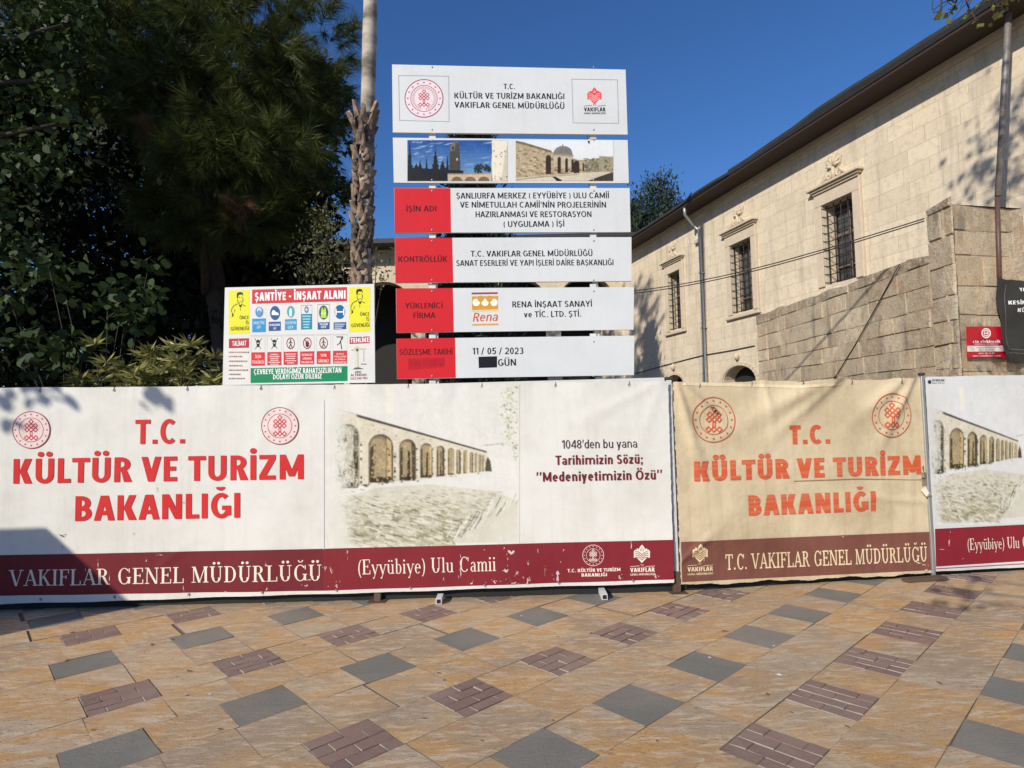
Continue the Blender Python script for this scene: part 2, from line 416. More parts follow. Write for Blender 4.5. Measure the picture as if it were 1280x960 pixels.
# ------------------------------------------------------------------ lettering
def sans_glyphs(s, wt=0.2):
    """plain lettering drawn stroke by stroke; cap height 1, stem width wt"""
    out = []; x0 = 0.0; w = wt; h = wt * .86
    XH = .72
    for ch in s:
        els = []
        def quad(a, b, c, d): els.append([a, b, c, d])
        def bar(xa, xb, y0): quad((xa, y0), (xb, y0), (xb, y0 + h), (xa, y0 + h))
        def stem(x, y0=0, y1=1, ww=None): ww = ww or w; quad((x, y0), (x + ww, y0), (x + ww, y1), (x, y1))
        def diag(xa, ya, xb, yb, ww): quad((xa, ya), (xa + ww, ya), (xb + ww, yb), (xb, yb))
        def arc(cx, cy, rx, ry, a0, a1, tw=None, th=None, n=None):
            n = n or max(6, int(abs(a1 - a0) / 14)); tw = tw or w; th = th or h
            for i in range(n):
                a = math.radians(a0 + (a1 - a0) * i / n); b = math.radians(a0 + (a1 - a0) * (i + 1) / n)
                quad((cx + rx * math.cos(a), cy + ry * math.sin(a)), (cx + rx * math.cos(b), cy + ry * math.sin(b)),
                     (cx + (rx - tw) * math.cos(b), cy + (ry - th) * math.sin(b)), (cx + (rx - tw) * math.cos(a), cy + (ry - th) * math.sin(a)))
        def bowl(x, xr, y0, y1):
            ry = (y1 - y0) / 2; rx = min(xr - x, ry * 1.1); c = xr - rx
            bar(x, c, y0); bar(x, c, y1 - h); arc(c, y0 + ry, rx, ry, -90, 90)
        def dot(x, y, r=None):
            r = r or w * .56; els.append([(x + r * math.cos(i * math.pi / 5), y + r * math.sin(i * math.pi / 5)) for i in range(10)])
        def sq(x, y): quad((x, y), (x + w, y), (x + w, y + w * .9), (x, y + w * .9))
        b = {'Ü': 'U', 'Ğ': 'G', 'Ö': 'O', 'Ş': 'S', 'Ç': 'C', 'İ': 'I', 'ö': 'o', 'ü': 'u', 'ı': 'i'}.get(ch, ch)
        L = .06; adv = .4
        if b == 'I': stem(L); W = w
        elif b in 'EF':
            W = .40 + w * .35; stem(L); bar(L + w, L + W, 1 - h); bar(L + w, L + W - .04, .5 - h * .45)
            if b == 'E': bar(L + w, L + W, 0)
        elif b == 'L': W = .40 + w * .3; stem(L); bar(L + w, L + W, 0)
        elif b == 'T': W = .58 + w * .2; L = .01; bar(L, L + W, 1 - h); stem(L + W / 2 - w / 2, 0, 1 - h)
        elif b == 'H': W = .52 + w * .7; stem(L); stem(L + W - w); bar(L + w, L + W - w, .5 - h / 2)
        elif b == 'A':
            W = .64 + w * .4; L = .01; d = w * 1.08; m = L + W / 2
            diag(L, 0, m - d * .62, 1, d); quad((L + W - d, 0), (L + W, 0), (m + d * .62, 1), (m - d * .38, 1)); bar(L + W * .22, L + W * .78, .22)
        elif b == 'V': W = .62 + w * .4; L = .01; d = w * 1.08; m = L + W / 2; diag(m - d / 2, 0, L, 1, d); diag(m - d / 2, 0, L + W - d, 1, d)
        elif b == 'W': W = .95 + w * .5; L = .01; d = w; q = W / 4; diag(L + q - d / 2, 0, L, 1, d); diag(L + q - d / 2, 0, L + 2 * q - d / 2, 1, d); diag(L + 3 * q - d / 2, 0, L + 2 * q - d / 2, 1, d); diag(L + 3 * q - d / 2, 0, L + W - d, 1, d)
        elif b == 'Y': W = .60 + w * .4; L = .01; d = w * 1.1; m = L + W / 2; diag(m - d / 2, .40, L, 1, d); diag(m - d / 2, .40, L + W - d, 1, d); stem(m - w / 2, 0, .44)
        elif b == 'K': W = .52 + w * .6; stem(L); d = w * 1.2; diag(L + w * .9, .40, L + W - d, 1, d); quad((L + W - d, 0), (L + W + .02, 0), (L + w * 1.1 + d * .75, .66), (L + w * 1.05, .52))
        elif b == 'N': W = .54 + w * .7; stem(L); stem(L + W - w); quad((L + W - w * 1.15, 0), (L + W, 0), (L + w * 1.15, 1), (L, 1))
        elif b == 'M': W = .68 + w * .8; stem(L); stem(L + W - w); d = w * .95; m = L + W / 2; diag(m - d / 2, .12, L, 1, d * 1.05); diag(m - d / 2, .12, L + W - d * 1.05, 1, d * 1.05)
        elif b == 'Z': W = .52 + w * .3; L = .03; bar(L, L + W, 1 - h); bar(L, L + W, 0); quad((L, h), (L + w * 1.25, h), (L + W, 1 - h), (L + W - w * 1.25, 1 - h))
        elif b == 'R': W = .46 + w * .5; stem(L); bowl(L + w, L + W, .42, 1); quad((L + W - w * 1.05, 0), (L + W + .07, 0), (L + W * .5 + w * .8, .46), (L + W * .5 - w * .2, .46))
        elif b == 'P': W = .46 + w * .5; stem(L); bowl(L + w, L + W, .38, 1)
        elif b == 'B': W = .46 + w * .5; stem(L); bowl(L + w, L + W - .03, .5 - h / 2, 1); bowl(L + w, L + W + .01, 0, .5 + h / 2)
        elif b == 'D': W = .54 + w * .5; stem(L); bowl(L + w, L + W, 0, 1)
        elif b == 'U': W = .52 + w * .6; r = W / 2; stem(L, .32, 1); stem(L + W - w, .32, 1); arc(L + r, .32, r, .335, 180, 360)
        elif b == 'J': W = .34 + w * .3; L = .0; stem(L + W - w, .25, 1); arc(L + W / 2 - .02, .25, W / 2 + .02, .26, 200, 360)
        elif b == 'O': W = .68 + w * .5; L = .04; arc(L + W / 2, .5, W / 2, .515, 0, 360, None, None, 28)
        elif b in 'CG':
            W = .58 + w * .45; L = .04; arc(L + W / 2 + .03, .5, W / 2 + .03, .515, 48, 312 if b == 'C' else 318, None, None, 22)
            if b == 'G': stem(L + W - w * .85, .10, .50); bar(L + W * .58, L + W - w * .86, .50 - h)
        elif b == 'S':
            W = .46 + w * .45; L = .04; ry = (.5 + h / 2) / 2 + .004; rx = W / 2
            arc(L + rx, 1 - ry + .01, rx - .015, ry, 28, 270); arc(L + rx, ry - .01, rx, ry, 90, -152)
        elif b in '0123456789':
            W = .44 + w * .5; L = .05
            if b == '0': arc(L + W / 2, .5, W / 2, .51, 0, 360, None, None, 24)
            elif b == '1': W = .24 + w * .5; stem(L + W - w); quad((L, .72), (L + W - w, .84), (L + W - w, 1), (L + .02, .86))
            elif b == '2': arc(L + W / 2, .70, W / 2, .31, 165, -38); quad((L, 0 + h), (L + w * 1.25, h), (L + W - .0, .55), (L + W - w * 1.1, .52)); bar(L, L + W, 0)
            elif b == '3':
                ry = (.5 + h / 2) / 2; arc(L + W / 2 - .02, 1 - ry, W / 2 - .01, ry, 140, -90); arc(L + W / 2 - .02, ry, W / 2 + .02, ry, 90, -140)
            elif b == '4': stem(L + W - w * 1.3); bar(L - .03, L + W + .04, .22); quad((L - .03, .22 + h), (L + w * .8, .22 + h), (L + W - w * .3, 1), (L + W - w * 1.3, 1))
            elif b == '5': bar(L + .04, L + W - .02, 1 - h); quad((L + .02, .46), (L + .02 + w, .46), (L + .04 + w, 1 - h), (L + .04, 1 - h)); arc(L + W / 2 - .02, .32, W / 2 + .02, .33, 130, -150)
            elif b == '6': arc(L + W / 2, .32, W / 2, .33, 0, 360, None, None, 20); quad((L, .34), (L + w, .34), (L + W * .55 + w, 1), (L + W * .55, 1))
            elif b == '7': bar(L, L + W, 1 - h); quad((L + W * .18, 0), (L + W * .18 + w * 1.1, 0), (L + W, 1 - h), (L + W - w * 1.1, 1 - h))
            elif b == '8': ry = (.5 + h / 2) / 2; arc(L + W / 2, 1 - ry, W / 2 - .02, ry, 0, 360, None, None, 20); arc(L + W / 2, ry, W / 2, ry, 0, 360, None, None, 20)
            elif b == '9': arc(L + W / 2, .68, W / 2, .33, 0, 360, None, None, 20); quad((L + W * .45 - w, 0), (L + W * .45, 0), (L + W, .66), (L + W - w, .66))
        elif ch == '(': W = .18; arc(L + .30, .42, .30, .66, 125, 235, w * .8, h * .8)
        elif ch == ')': W = .18; arc(L - .12, .42, .30, .66, -55, 55, w * .8, h * .8)
        elif ch == '/': W = .40; L = .0; diag(L, -.05, L + W - w * .8, 1.02, w * .8)
        elif ch == '.': W = w; sq(L, 0)
        elif ch == '-': W = .32; quad((L, .34), (L + W, .34), (L + W, .34 + h), (L, .34 + h))
        elif ch == ';': W = w; sq(L, 0); sq(L, .48); quad((L + w * .1, -.17), (L + w * .6, -.17), (L + w, 0), (L + w * .3, 0))
        elif ch == '’': W = w * .9; quad((L, .66), (L + w * .55, .66), (L + w, 1.02), (L + w * .1, 1.02))
        elif ch == ' ': W = .12; L = .06
        # small letters
        elif b in 'adbe' or b in 'co':
            W = .42 + w * .5; L = .04; r = W / 2; cy = XH / 2; ry = XH / 2 + .01
            if b in 'bd':
                arc(L + r, cy, r, ry, 0, 360, None, None, 20); stem(L if b == 'b' else L + W - w, 0, 1.04)
            elif b == 'o': arc(L + r, cy, r, ry, 0, 360, None, None, 22)
            elif b == 'c': arc(L + r, cy, r, ry, 48, 312)
            elif b == 'e': arc(L + r, cy, r, ry, 0, 318); bar(L + w, L + W - w * .2, cy - h * .4)
            elif b == 'a': stem(L + W - w, 0, XH * .62); arc(L + r, XH * .64, r, XH * .37, 0, 155); arc(L + r * .95, XH * .28, r * .95, XH * .29, 0, 360, w * .9, h * .8, 18)
        elif b in 'nhmur':
            W = .42 + w * .5; r = W / 2
            if b == 'u': stem(L, .26, XH); stem(L + W - w, 0, XH); arc(L + r, .26, r, .27, 180, 350)
            elif b == 'r': W = .26 + w * .3; stem(L, 0, XH); arc(L + W, XH - .24, W - w * .1, .25, 80, 160)
            elif b == 'm':
                stem(L, 0, XH); q = .33 + w * .45; W = 2 * q + w
                for k in (0, 1): arc(L + w / 2 + q * (k + .5), XH - .26, q / 2 + w / 2, .27, 0, 165); stem(L + q * (k + 1), 0, XH - .25)
            else: stem(L, 0, 1.04 if b == 'h' else XH); arc(L + r, XH - .26, r, .27, 0, 165); stem(L + W - w, 0, XH - .25)
        elif b == 'i': W = w; stem(L, 0, XH); (dot(L + w / 2, .92) if ch == 'i' else None)
        elif b == 'l': W = w; stem(L, 0, 1.04)
        elif b == 't': W = .28 + w * .2; L = .02; stem(L + .08, .1, .92); bar(L, L + W, XH - h); bar(L + .08, L + W, 0)
        elif b == 'k': W = .40 + w * .5; stem(L, 0, 1.04); d = w * 1.15; diag(L + w * .9, .28, L + W - d, XH, d); quad((L + W - d, 0), (L + W + .02, 0), (L + w + d * .8, .48), (L + w, .36))
        elif b == 'v': W = .44 + w * .4; L = .01; d = w * 1.05; m = L + W / 2; diag(m - d / 2, 0, L, XH, d); diag(m - d / 2, 0, L + W - d, XH, d)
        elif b == 'y': W = .44 + w * .4; L = .01; d = w * 1.05; m = L + W / 2; diag(m - d / 2, 0, L, XH, d); diag(m - d * .85, -.28, L + W - d, XH, d)
        elif b == 'z': W = .38 + w * .3; L = .03; bar(L, L + W, XH - h); bar(L, L + W, 0); quad((L, h), (L + w * 1.2, h), (L + W, XH - h), (L + W - w * 1.2, XH - h))
        elif b == 'w': W = .70 + w * .4; L = .01; d = w * .9; q = W / 4; diag(L + q - d / 2, 0, L, XH, d); diag(L + q - d / 2, 0, L + 2 * q - d / 2, XH, d); diag(L + 3 * q - d / 2, 0, L + 2 * q - d / 2, XH, d); diag(L + 3 * q - d / 2, 0, L + W - d, XH, d)
        else: W = .3
        c = L + W / 2
        if ch in 'ÜÖ': dot(c - .15, 1.17); dot(c + .15, 1.17)
        if ch in 'öü': dot(c - .12, .92, w * .5); dot(c + .12, .92, w * .5)
        if ch == 'İ': dot(c, 1.17, w * .6)
        if ch == 'Ğ': arc(c, 1.27, .17, .17, 190, 350, w * .7, h * .7)
        if ch in 'ŞÇ': quad((c - w * .3, -.02), (c + w * .3, -.02), (c + w * .1, -.24), (c - w * .4, -.24))
        adv = L + W + .06 + w * .12 + (-.05 if b in 'ATVYLFP' else 0)
        if ch == ' ': adv = .30
        for j, e in enumerate(els): out.append(([(x0 + px, py) for px, py in e], j))
        x0 += adv
    return out

def serif_glyphs(s, wt=1.0, slab=False):
    """lettering with thick stems, thin hairlines and serifs, drawn stroke by stroke; cap height 1"""
    out = []
    TH, HA = 0.135 * wt, 0.05 if not slab else 0.085
    x0 = 0.0
    for ch in s:
        els = []
        def quad(a, b, c, d): els.append([a, b, c, d])
        def stem(x, y0, y1, w=TH): quad((x - w / 2, y0), (x + w / 2, y0), (x + w / 2, y1), (x - w / 2, y1))
        def hair(a, b, y): quad((a, y - HA / 2), (b, y - HA / 2), (b, y + HA / 2), (a, y + HA / 2))
        def ser(x, y, w=0.30):
            yy = y + (HA / 2 if y < 0.3 else -HA / 2); hair(x - w / 2, x + w / 2, yy)
        def diag(xa, ya, xb, yb, w): quad((xa - w / 2, ya), (xa + w / 2, ya), (xb + w / 2, yb), (xb - w / 2, yb))
        def arc(cx, cy, rx, ry, a0, a1, th=None):
            th = th or TH; n = 14
            for i in range(n):
                q = []
                aa = math.radians(a0 + (a1 - a0) * i / n); ab = math.radians(a0 + (a1 - a0) * (i + 1) / n)
                ta = HA + (th - HA) * abs(math.cos(aa)); tb = HA + (th - HA) * abs(math.cos(ab))
                quad((cx + (rx) * math.cos(aa), cy + ry * math.sin(aa)), (cx + rx * math.cos(ab), cy + ry * math.sin(ab)),
                     (cx + (rx - tb) * math.cos(ab), cy + (ry - min(tb, HA)) * math.sin(ab)), (cx + (rx - ta) * math.cos(aa), cy + (ry - min(ta, HA)) * math.sin(aa)))
        def dot(x, y, r=0.085): els.append([(x + r * math.cos(i * math.pi / 5), y + r * math.sin(i * math.pi / 5)) for i in range(10)])
        adv = 0.4
        b = {'Ü': 'U', 'Ğ': 'G', 'ü': 'u'}.get(ch, ch)
        if b == 'V': diag(.12, 1, .40, 0, TH); diag(.40, 0, .68, 1, HA); ser(.12, 1); ser(.68, 1, .24); adv = .80
        elif b == 'A': diag(.12, 0, .40, 1, HA); diag(.40, 1, .68, 0, TH); hair(.20, .58, .34); ser(.12, 0, .24); ser(.68, 0); adv = .80
        elif b == 'K': stem(.18, 0, 1); ser(.18, 0); ser(.18, 1); diag(.24, .42, .62, 1, HA); diag(.36, .58, .66, 0, TH); ser(.62, 1, .24); ser(.67, 0); adv = .82
        elif b == 'I': stem(.18, 0, 1); ser(.18, 0); ser(.18, 1); adv = .38
        elif b in 'FE':
            stem(.18, 0, 1); ser(.18, 0); ser(.18, 1); hair(.18, .58, 1 - HA / 2); stem(.58, .74, 1, HA); hair(.18, .44, .52); stem(.45, .42, .62, HA); adv = .66
            if b == 'E': hair(.18, .60, HA / 2); stem(.61, 0, .27, HA); adv = .70
        elif b == 'L': stem(.18, 0, 1); ser(.18, 0); ser(.18, 1); hair(.18, .60, HA / 2); stem(.60, 0, .28, HA); adv = .68
        elif b == 'R': stem(.18, 0, 1); ser(.18, 0); ser(.18, 1); hair(.18, .36, 1 - HA / 2); hair(.18, .36, .5 + HA / 2); arc(.34, .75, .25, .25, -90, 90); diag(.40, .5, .63, 0, TH); ser(.65, 0, .2); adv = .78
        elif b == 'G': arc(.42, .5, .34, .52, 42, 322); stem(.68, .04, .42); ser(.68, .44, .26); stem(.70, .72, .98, HA); adv = .86
        elif b == 'C': arc(.42, .5, .34, .52, 42, 318); stem(.70, .70, .98, HA); adv = .80
        elif b == 'N': stem(.15, 0, 1, HA); ser(.15, 0, .24); ser(.12, 1, .2); diag(.17, 1, .66, 0, TH); stem(.69, 0, 1, HA); ser(.69, 1, .24); adv = .86
        elif b == 'M': stem(.14, 0, 1, HA); ser(.14, 0, .24); diag(.18, 1, .46, 0, TH); diag(.46, 0, .78, 1, HA); stem(.82, 0, 1); ser(.82, 0); ser(.82, 1, .26); ser(.14, 1, .2); adv = 1.02
        elif b == 'U': stem(.18, .3, 1); ser(.18, 1); stem(.63, .3, 1, HA); ser(.63, 1, .24); arc(.40, .3, .25, .31, 180, 360); adv = .82
        elif b == 'D': stem(.18, 0, 1); ser(.18, 0); ser(.18, 1); hair(.18, .36, 1 - HA / 2); hair(.18, .36, HA / 2); arc(.34, .5, .36, .5, -90, 90); adv = .80
        elif b == 'T': stem(.38, 0, 1); ser(.38, 0); hair(.06, .70, 1 - HA / 2); stem(.07, .72, 1, HA); stem(.69, .72, 1, HA); adv = .78
        elif ch == '.': dot(.12, .07, .08); adv = .28
        elif ch == '(': arc(.42, .38, .34, .68, 115, 245, .09); adv = .34
        elif ch == ')': arc(-.06, .38, .34, .68, -65, 65, .09); adv = .34
        elif ch == 'y': diag(.10, .64, .30, 0, .11); diag(.50, .64, .20, -.30, HA); ser(.10, .64, .2); ser(.50, .64, .18); dot(.17, -.27, .05); adv = .58
        elif ch == 'b': stem(.13, 0, 1, .105); ser(.09, 1, .14); arc(.27, .31, .22, .33, -115, 115, .11); adv = .56
        elif ch == 'i': stem(.14, 0, .64, .105); ser(.14, 0, .24); ser(.10, .64, .13); dot(.14, .86, .07); adv = .31
        elif ch == 'l': stem(.14, 0, 1, .105); ser(.14, 0, .24); ser(.10, 1, .13); adv = .31
        elif ch == 'e': arc(.27, .31, .22, .33, 0, 315, .11); hair(.10, .47, .36); adv = .53
        elif b == 'u': stem(.14, .2, .64, .105); ser(.09, .64, .13); arc(.30, .2, .21, .21, 180, 330, .1); stem(.46, 0, .64, .105); ser(.42, .64, .13); ser(.51, 0, .12); adv = .63
        elif ch == 'a': stem(.38, 0, .46, .105); arc(.26, .46, .17, .19, 0, 165, .1); arc(.25, .18, .18, .19, 70, 290, .1); ser(.43, 0, .12); adv = .53
        elif ch == 'm':
            for q in (.14, .42, .70): stem(q, 0, .58 if q > .2 else .64, .1); ser(q, 0, .2)
            ser(.09, .64, .12); arc(.31, .46, .16, .19, 20, 170, .08); arc(.59, .46, .16, .19, 20, 170, .08); adv = .86
        elif ch == ' ': adv = .36
        if ch == 'Ü': dot(.28, 1.2); dot(.54, 1.2)
        if ch == 'ü': dot(.20, .86, .065); dot(.40, .86, .065)
        if ch == 'Ğ': arc(.44, 1.3, .15, .15, 180, 360, .07)
        for j, e in enumerate(els): out.append(([(x0 + px, py) for px, py in e], j))
        x0 += adv
    return out, x0

class Print:
    """flat print on a plane: coloured patches and lettering in the plane's own metres; follows the sheet's waves"""
    def __init__(s, pl, off=0.0015, sub=None, step=0.00025):
        s.pl = pl; s.off = off; s.P = []; s.sub = sub; s.step = step; s.G = []
    def poly(s, pts, col, layer=0): s.P.append((pts, col, layer))
    def px(s, pts, col, layer=0, T=None):
        s.poly([s.pl.uv(*(T(*p) if T else p)) for p in pts], col, layer)
    def rect(s, x0, y0, x1, y1, col, layer=0, T=None): s.px([(x0, y1), (x1, y1), (x1, y0), (x0, y0)], col, layer, T)
    def frame(s, pts, w, col, layer=0, T=None):
        q = [Vector(s.pl.uv(*(T(*p) if T else p))) for p in pts]
        c = sum(q, Vector((0, 0))) / len(q)
        inn = [p + (c - p).normalized() * w * 1.4 for p in q]
        for i in range(len(q)):
            j = (i + 1) % len(q)
            s.poly([tuple(q[i]), tuple(q[j]), tuple(inn[j]), tuple(inn[i])], col, layer)
    def basis(s, a, b, h, T=None):
        A = Vector(s.pl.uv(*(T(*a) if T else a))); B = Vector(s.pl.uv(*(T(*b) if T else b)))
        up = (a[0], a[1] - h); C = Vector(s.pl.uv(*(T(*up) if T else up)))
        ex = (B - A); W = ex.length; ex = ex / W; ey = Vector((-ex.y, ex.x)); H = (C - A).dot(ey)
        return A, ex, ey, W, H
    def text(s, t, a, b, h, col, bold=0.0, layer=0, T=None, shear=0.0):
        A, ex, ey, W, H = s.basis(a, b, h, T)
        els = sans_glyphs(t, .105 + 3.2 * bold); keep, s.P = s.P, []
        xa = min(p[0] for e, _ in els for p in e); xb = max(p[0] for e, _ in els for p in e); sx = W / (xb - xa)
        for e, j in els: s.poly([tuple(A + ex * ((x - xa) * sx + shear * y * H) + ey * (y * H)) for x, y in e], col, layer + .12 * (j % 9))
        s.G.append(s.P); s.P = keep
    def serif(s, t, a, b, h, col, layer=0, T=None, wt=1.0, slab=False):
        A, ex, ey, W, H = s.basis(a, b, h, T)
        els, tot = serif_glyphs(t, wt, slab)
        keep, s.P = s.P, []
        for e, j in els: s.poly([tuple(A + ex * (x / tot * W) + ey * (y * H)) for x, y in e], col, layer + 0.3 * j)
        s.G.append(s.P); s.P = keep
    def local(s, cx, cy, rx, ry, T=None):
        """a little frame centred at a pixel, unit = radius, for emblems"""
        c = Vector(s.pl.uv(*(T(cx, cy) if T else (cx, cy)))); e = Vector(s.pl.uv(*(T(cx + rx, cy) if T else (cx + rx, cy)))); n = Vector(s.pl.uv(*(T(cx, cy - ry) if T else (cx, cy - ry))))
        X = e - c; Y = n - c
        return lambda x, y: tuple(c + X * x + Y * y)
    def ring(s, L, r0, r1, col, layer, n=40, a0=0, a1=360):
        for i in range(n):
            a = math.radians(a0 + (a1 - a0) * i / n); b = math.radians(a0 + (a1 - a0) * (i + 1) / n)
            s.poly([L(r0 * math.cos(a), r0 * math.sin(a)), L(r1 * math.cos(a), r1 * math.sin(a)), L(r1 * math.cos(b), r1 * math.sin(b)), L(r0 * math.cos(b), r0 * math.sin(b))], col, layer)
    def disc(s, L, r, col, layer, cx=0, cy=0, n=28, ry=None):
        s.poly([L(cx + r * math.cos(2 * math.pi * i / n), cy + (ry or r) * math.sin(2 * math.pi * i / n)) for i in range(n)], col, layer)
    def line(s, L, pts, w, col, layer):
        for i in range(len(pts) - 1):
            a, b = Vector(pts[i]), Vector(pts[i + 1]); d = (b - a).normalized(); n = Vector((-d.y, d.x)) * w / 2; e = d * w * 0.35
            s.poly([L(*(a - e - n)), L(*(b + e - n)), L(*(b + e + n)), L(*(a - e + n))], col, layer + 0.1 * (i % 3))
    def build(s, name, mat, parent, text_name='lettering'):
        """the patches become one part; every line of lettering becomes a part of its own"""
        G, s.G = s.G, []
        o = None
        if s.P: o = s._build(name, mat, parent); s.P = []
        for g in G:
            s.P = g; o2 = s._build(text_name, mat, parent); o = o or o2
        s.P = []
        return o
    def _build(s, name, mat, parent):
        bm = bmesh.new(); cl = bm.loops.layers.float_color.new('Col'); ll = bm.verts.layers.float.new('lay')
        for pts, col, lay in s.P:
            vs = [bm.verts.new((p[0], p[1], 0)) for p in pts]
            for v in vs: v[ll] = lay
            try: f = bm.faces.new(vs)
            except ValueError: continue
            if f.normal.z < 0 or f.calc_area() < 1e-12: pass
            for l in f.loops: l[cl] = col
        bm.normal_update()
        fl = [f for f in bm.faces if f.normal.z < 0]
        if fl: bmesh.ops.reverse_faces(bm, faces=fl)
        if s.sub:
            bmesh.ops.triangulate(bm, faces=bm.faces[:])
            for _ in range(7):
                es = [e for e in bm.edges if e.calc_length() > s.sub]
                if not es: break
                bmesh.ops.subdivide_edges(bm, edges=es, cuts=1, use_grid_fill=False)
                bmesh.ops.triangulate(bm, faces=[f for f in bm.faces if len(f.verts) > 3])
        o0 = base_of(parent)
        D = s.pl.disp
        for v in bm.verts:
            u, w = v.co.x, v.co.y
            v.co = s.pl.w(u, w, s.off + v[ll] * s.step + (D(u, w) if D else 0)) - o0
        me = bpy.data.meshes.new(name); bm.to_mesh(me); bm.free()
        me.materials.append(mat)
        o = bpy.data.objects.new(name, me); COL.objects.link(o); o.parent = parent
        return o

class Raster:
    """a printed photograph: patches laid over one another on a fine grid, softened and grained, then printed as the colours of a grid mesh"""
    def __init__(s, x0, y0, x1, y1, cell):
        s.b = (x0, y0, x1, y1); s.cell = cell; s.P = []
        s.w = int((x1 - x0) / cell) + 1; s.h = int((y1 - y0) / cell) + 1
    def px(s, pts, col, layer=0, T=None): s.P.append((layer, len(s.P), pts, col))
    def paint(s, ground, blur=1, seed=1, grain=.10):
        r = np.random.default_rng(seed); I = np.zeros((s.h, s.w, 3)); I[:] = ground[:3]
        for _, _, pts, col in sorted(s.P, key=lambda q: (q[0], q[1])):
            q = np.array(pts, float); X = (q[:, 0] - s.b[0]) / s.cell; Y = (q[:, 1] - s.b[1]) / s.cell
            i0, i1 = max(0, int(X.min()) - 1), min(s.w - 1, int(X.max()) + 2); j0, j1 = max(0, int(Y.min()) - 1), min(s.h - 1, int(Y.max()) + 2)
            if i1 < i0 or j1 < j0: continue
            gx, gy = np.meshgrid(np.arange(i0, i1 + 1), np.arange(j0, j1 + 1)); ins = np.zeros(gx.shape, bool); n = len(q)
            for a in range(n):
                b = a - 1
                c = (Y[a] > gy) != (Y[b] > gy)
                d = Y[b] - Y[a]
                ins ^= c & (gx < (X[b] - X[a]) * (gy - Y[a]) / (d if abs(d) > 1e-9 else 1e-9) + X[a])
            sub = I[j0:j1 + 1, i0:i1 + 1]; sub[ins] = col[:3]
        for _ in range(blur):
            P = np.pad(I, ((1, 1), (1, 1), (0, 0)), 'edge')
            I = (P[:-2, 1:-1] + P[2:, 1:-1] + P[1:-1, :-2] + P[1:-1, 2:] + 2 * P[1:-1, 1:-1]) / 6
        g = np.zeros((s.h, s.w)); amp = 1.0; tot = 0
        for k in (1, 2, 4, 8, 16):
            hh, ww = s.h // k + 3, s.w // k + 3; q = r.normal(size=(hh, ww))
            yy = np.arange(s.h) / k; xx = np.arange(s.w) / k; yi = yy.astype(int); xi = xx.astype(int); fy = (yy - yi)[:, None]; fx = (xx - xi)[None]
            fy = fy * fy * (3 - 2 * fy); fx = fx * fx * (3 - 2 * fx)
            g += amp * ((q[yi][:, xi] * (1 - fx) + q[yi][:, xi + 1] * fx) * (1 - fy) + (q[yi + 1][:, xi] * (1 - fx) + q[yi + 1][:, xi + 1] * fx) * fy); tot += amp * amp; 
        g /= math.sqrt(tot); s.g = g
        lum = I.mean(2); k = grain * 1.5 * np.clip(.80 - lum, .04, 1)
        s.I = np.clip(I * (1 + (g * k)[..., None]), 0.004, .95)
        return s.I
    def build(s, name, pl, mat, parent, off=.002, T=None):
        D = pl.disp; o0 = base_of(parent)
        gx, gy = np.meshgrid(s.b[0] + np.arange(s.w) * s.cell, s.b[1] + np.arange(s.h) * s.cell)
        X, Y = (T(gx, gy) if T else (gx, gy))
        a = X - 640.0; b = 480.0 - Y; cr, sr = math.cos(ROLL), math.sin(ROLL)
        x = (a * cr + b * sr) / F; y = (-a * sr + b * cr) / F; c, q = math.cos(PITCH), math.sin(PITCH)
        rx, ry, rz = x, c - y * q, q + y * c
        N = pl.N; t = (pl.O - EYE).dot(N) / (rx * N.x + ry * N.y + rz * N.z)
        px_, py_, pz_ = rx * t - pl.O.x, ry * t - pl.O.y, EYE.z + rz * t - pl.O.z
        U = px_ * pl.U.x + py_ * pl.U.y + pz_ * pl.U.z; V = px_ * pl.V.x + py_ * pl.V.y + pz_ * pl.V.z
        d = np.array([[off + (D(u, v) if D else 0) for u, v in zip(ru, rv)] for ru, rv in zip(U, V)])
        W = np.stack([pl.O[k] + U * pl.U[k] + V * pl.V[k] + d * N[k] - o0[k] for k in range(3)], -1).reshape(-1, 3).astype(np.float32)
        idx = np.arange(s.h * s.w).reshape(s.h, s.w)
        Q = np.stack([idx[:-1, :-1], idx[1:, :-1], idx[1:, 1:], idx[:-1, 1:]], -1).reshape(-1, 4).astype(np.int32)
        me = bpy.data.meshes.new(name); me.vertices.add(len(W)); me.vertices.foreach_set('co', W.ravel())
        me.loops.add(Q.size); me.loops.foreach_set('vertex_index', Q.ravel()); me.polygons.add(len(Q))
        me.polygons.foreach_set('loop_start', np.arange(0, Q.size, 4, dtype=np.int32)); me.polygons.foreach_set('loop_total', np.full(len(Q), 4, dtype=np.int32))
        ca = me.color_attributes.new('Col', 'FLOAT_COLOR', 'POINT')
        ca.data.foreach_set('color', np.concatenate([s.I.reshape(-1, 3), np.ones((s.h * s.w, 1))], 1).astype(np.float32).ravel())
        me.materials.append(mat); me.update(calc_edges=True)
        o = bpy.data.objects.new(name, me); COL.objects.link(o); o.parent = parent
        return o

def star(pr, L, cx, cy, r, col, layer):
    pr.poly([L(cx + (r if i % 2 == 0 else r * .45) * math.sin(i * math.pi / 5), cy + (r if i % 2 == 0 else r * .45) * math.cos(i * math.pi / 5)) for i in range(10)], col, layer)

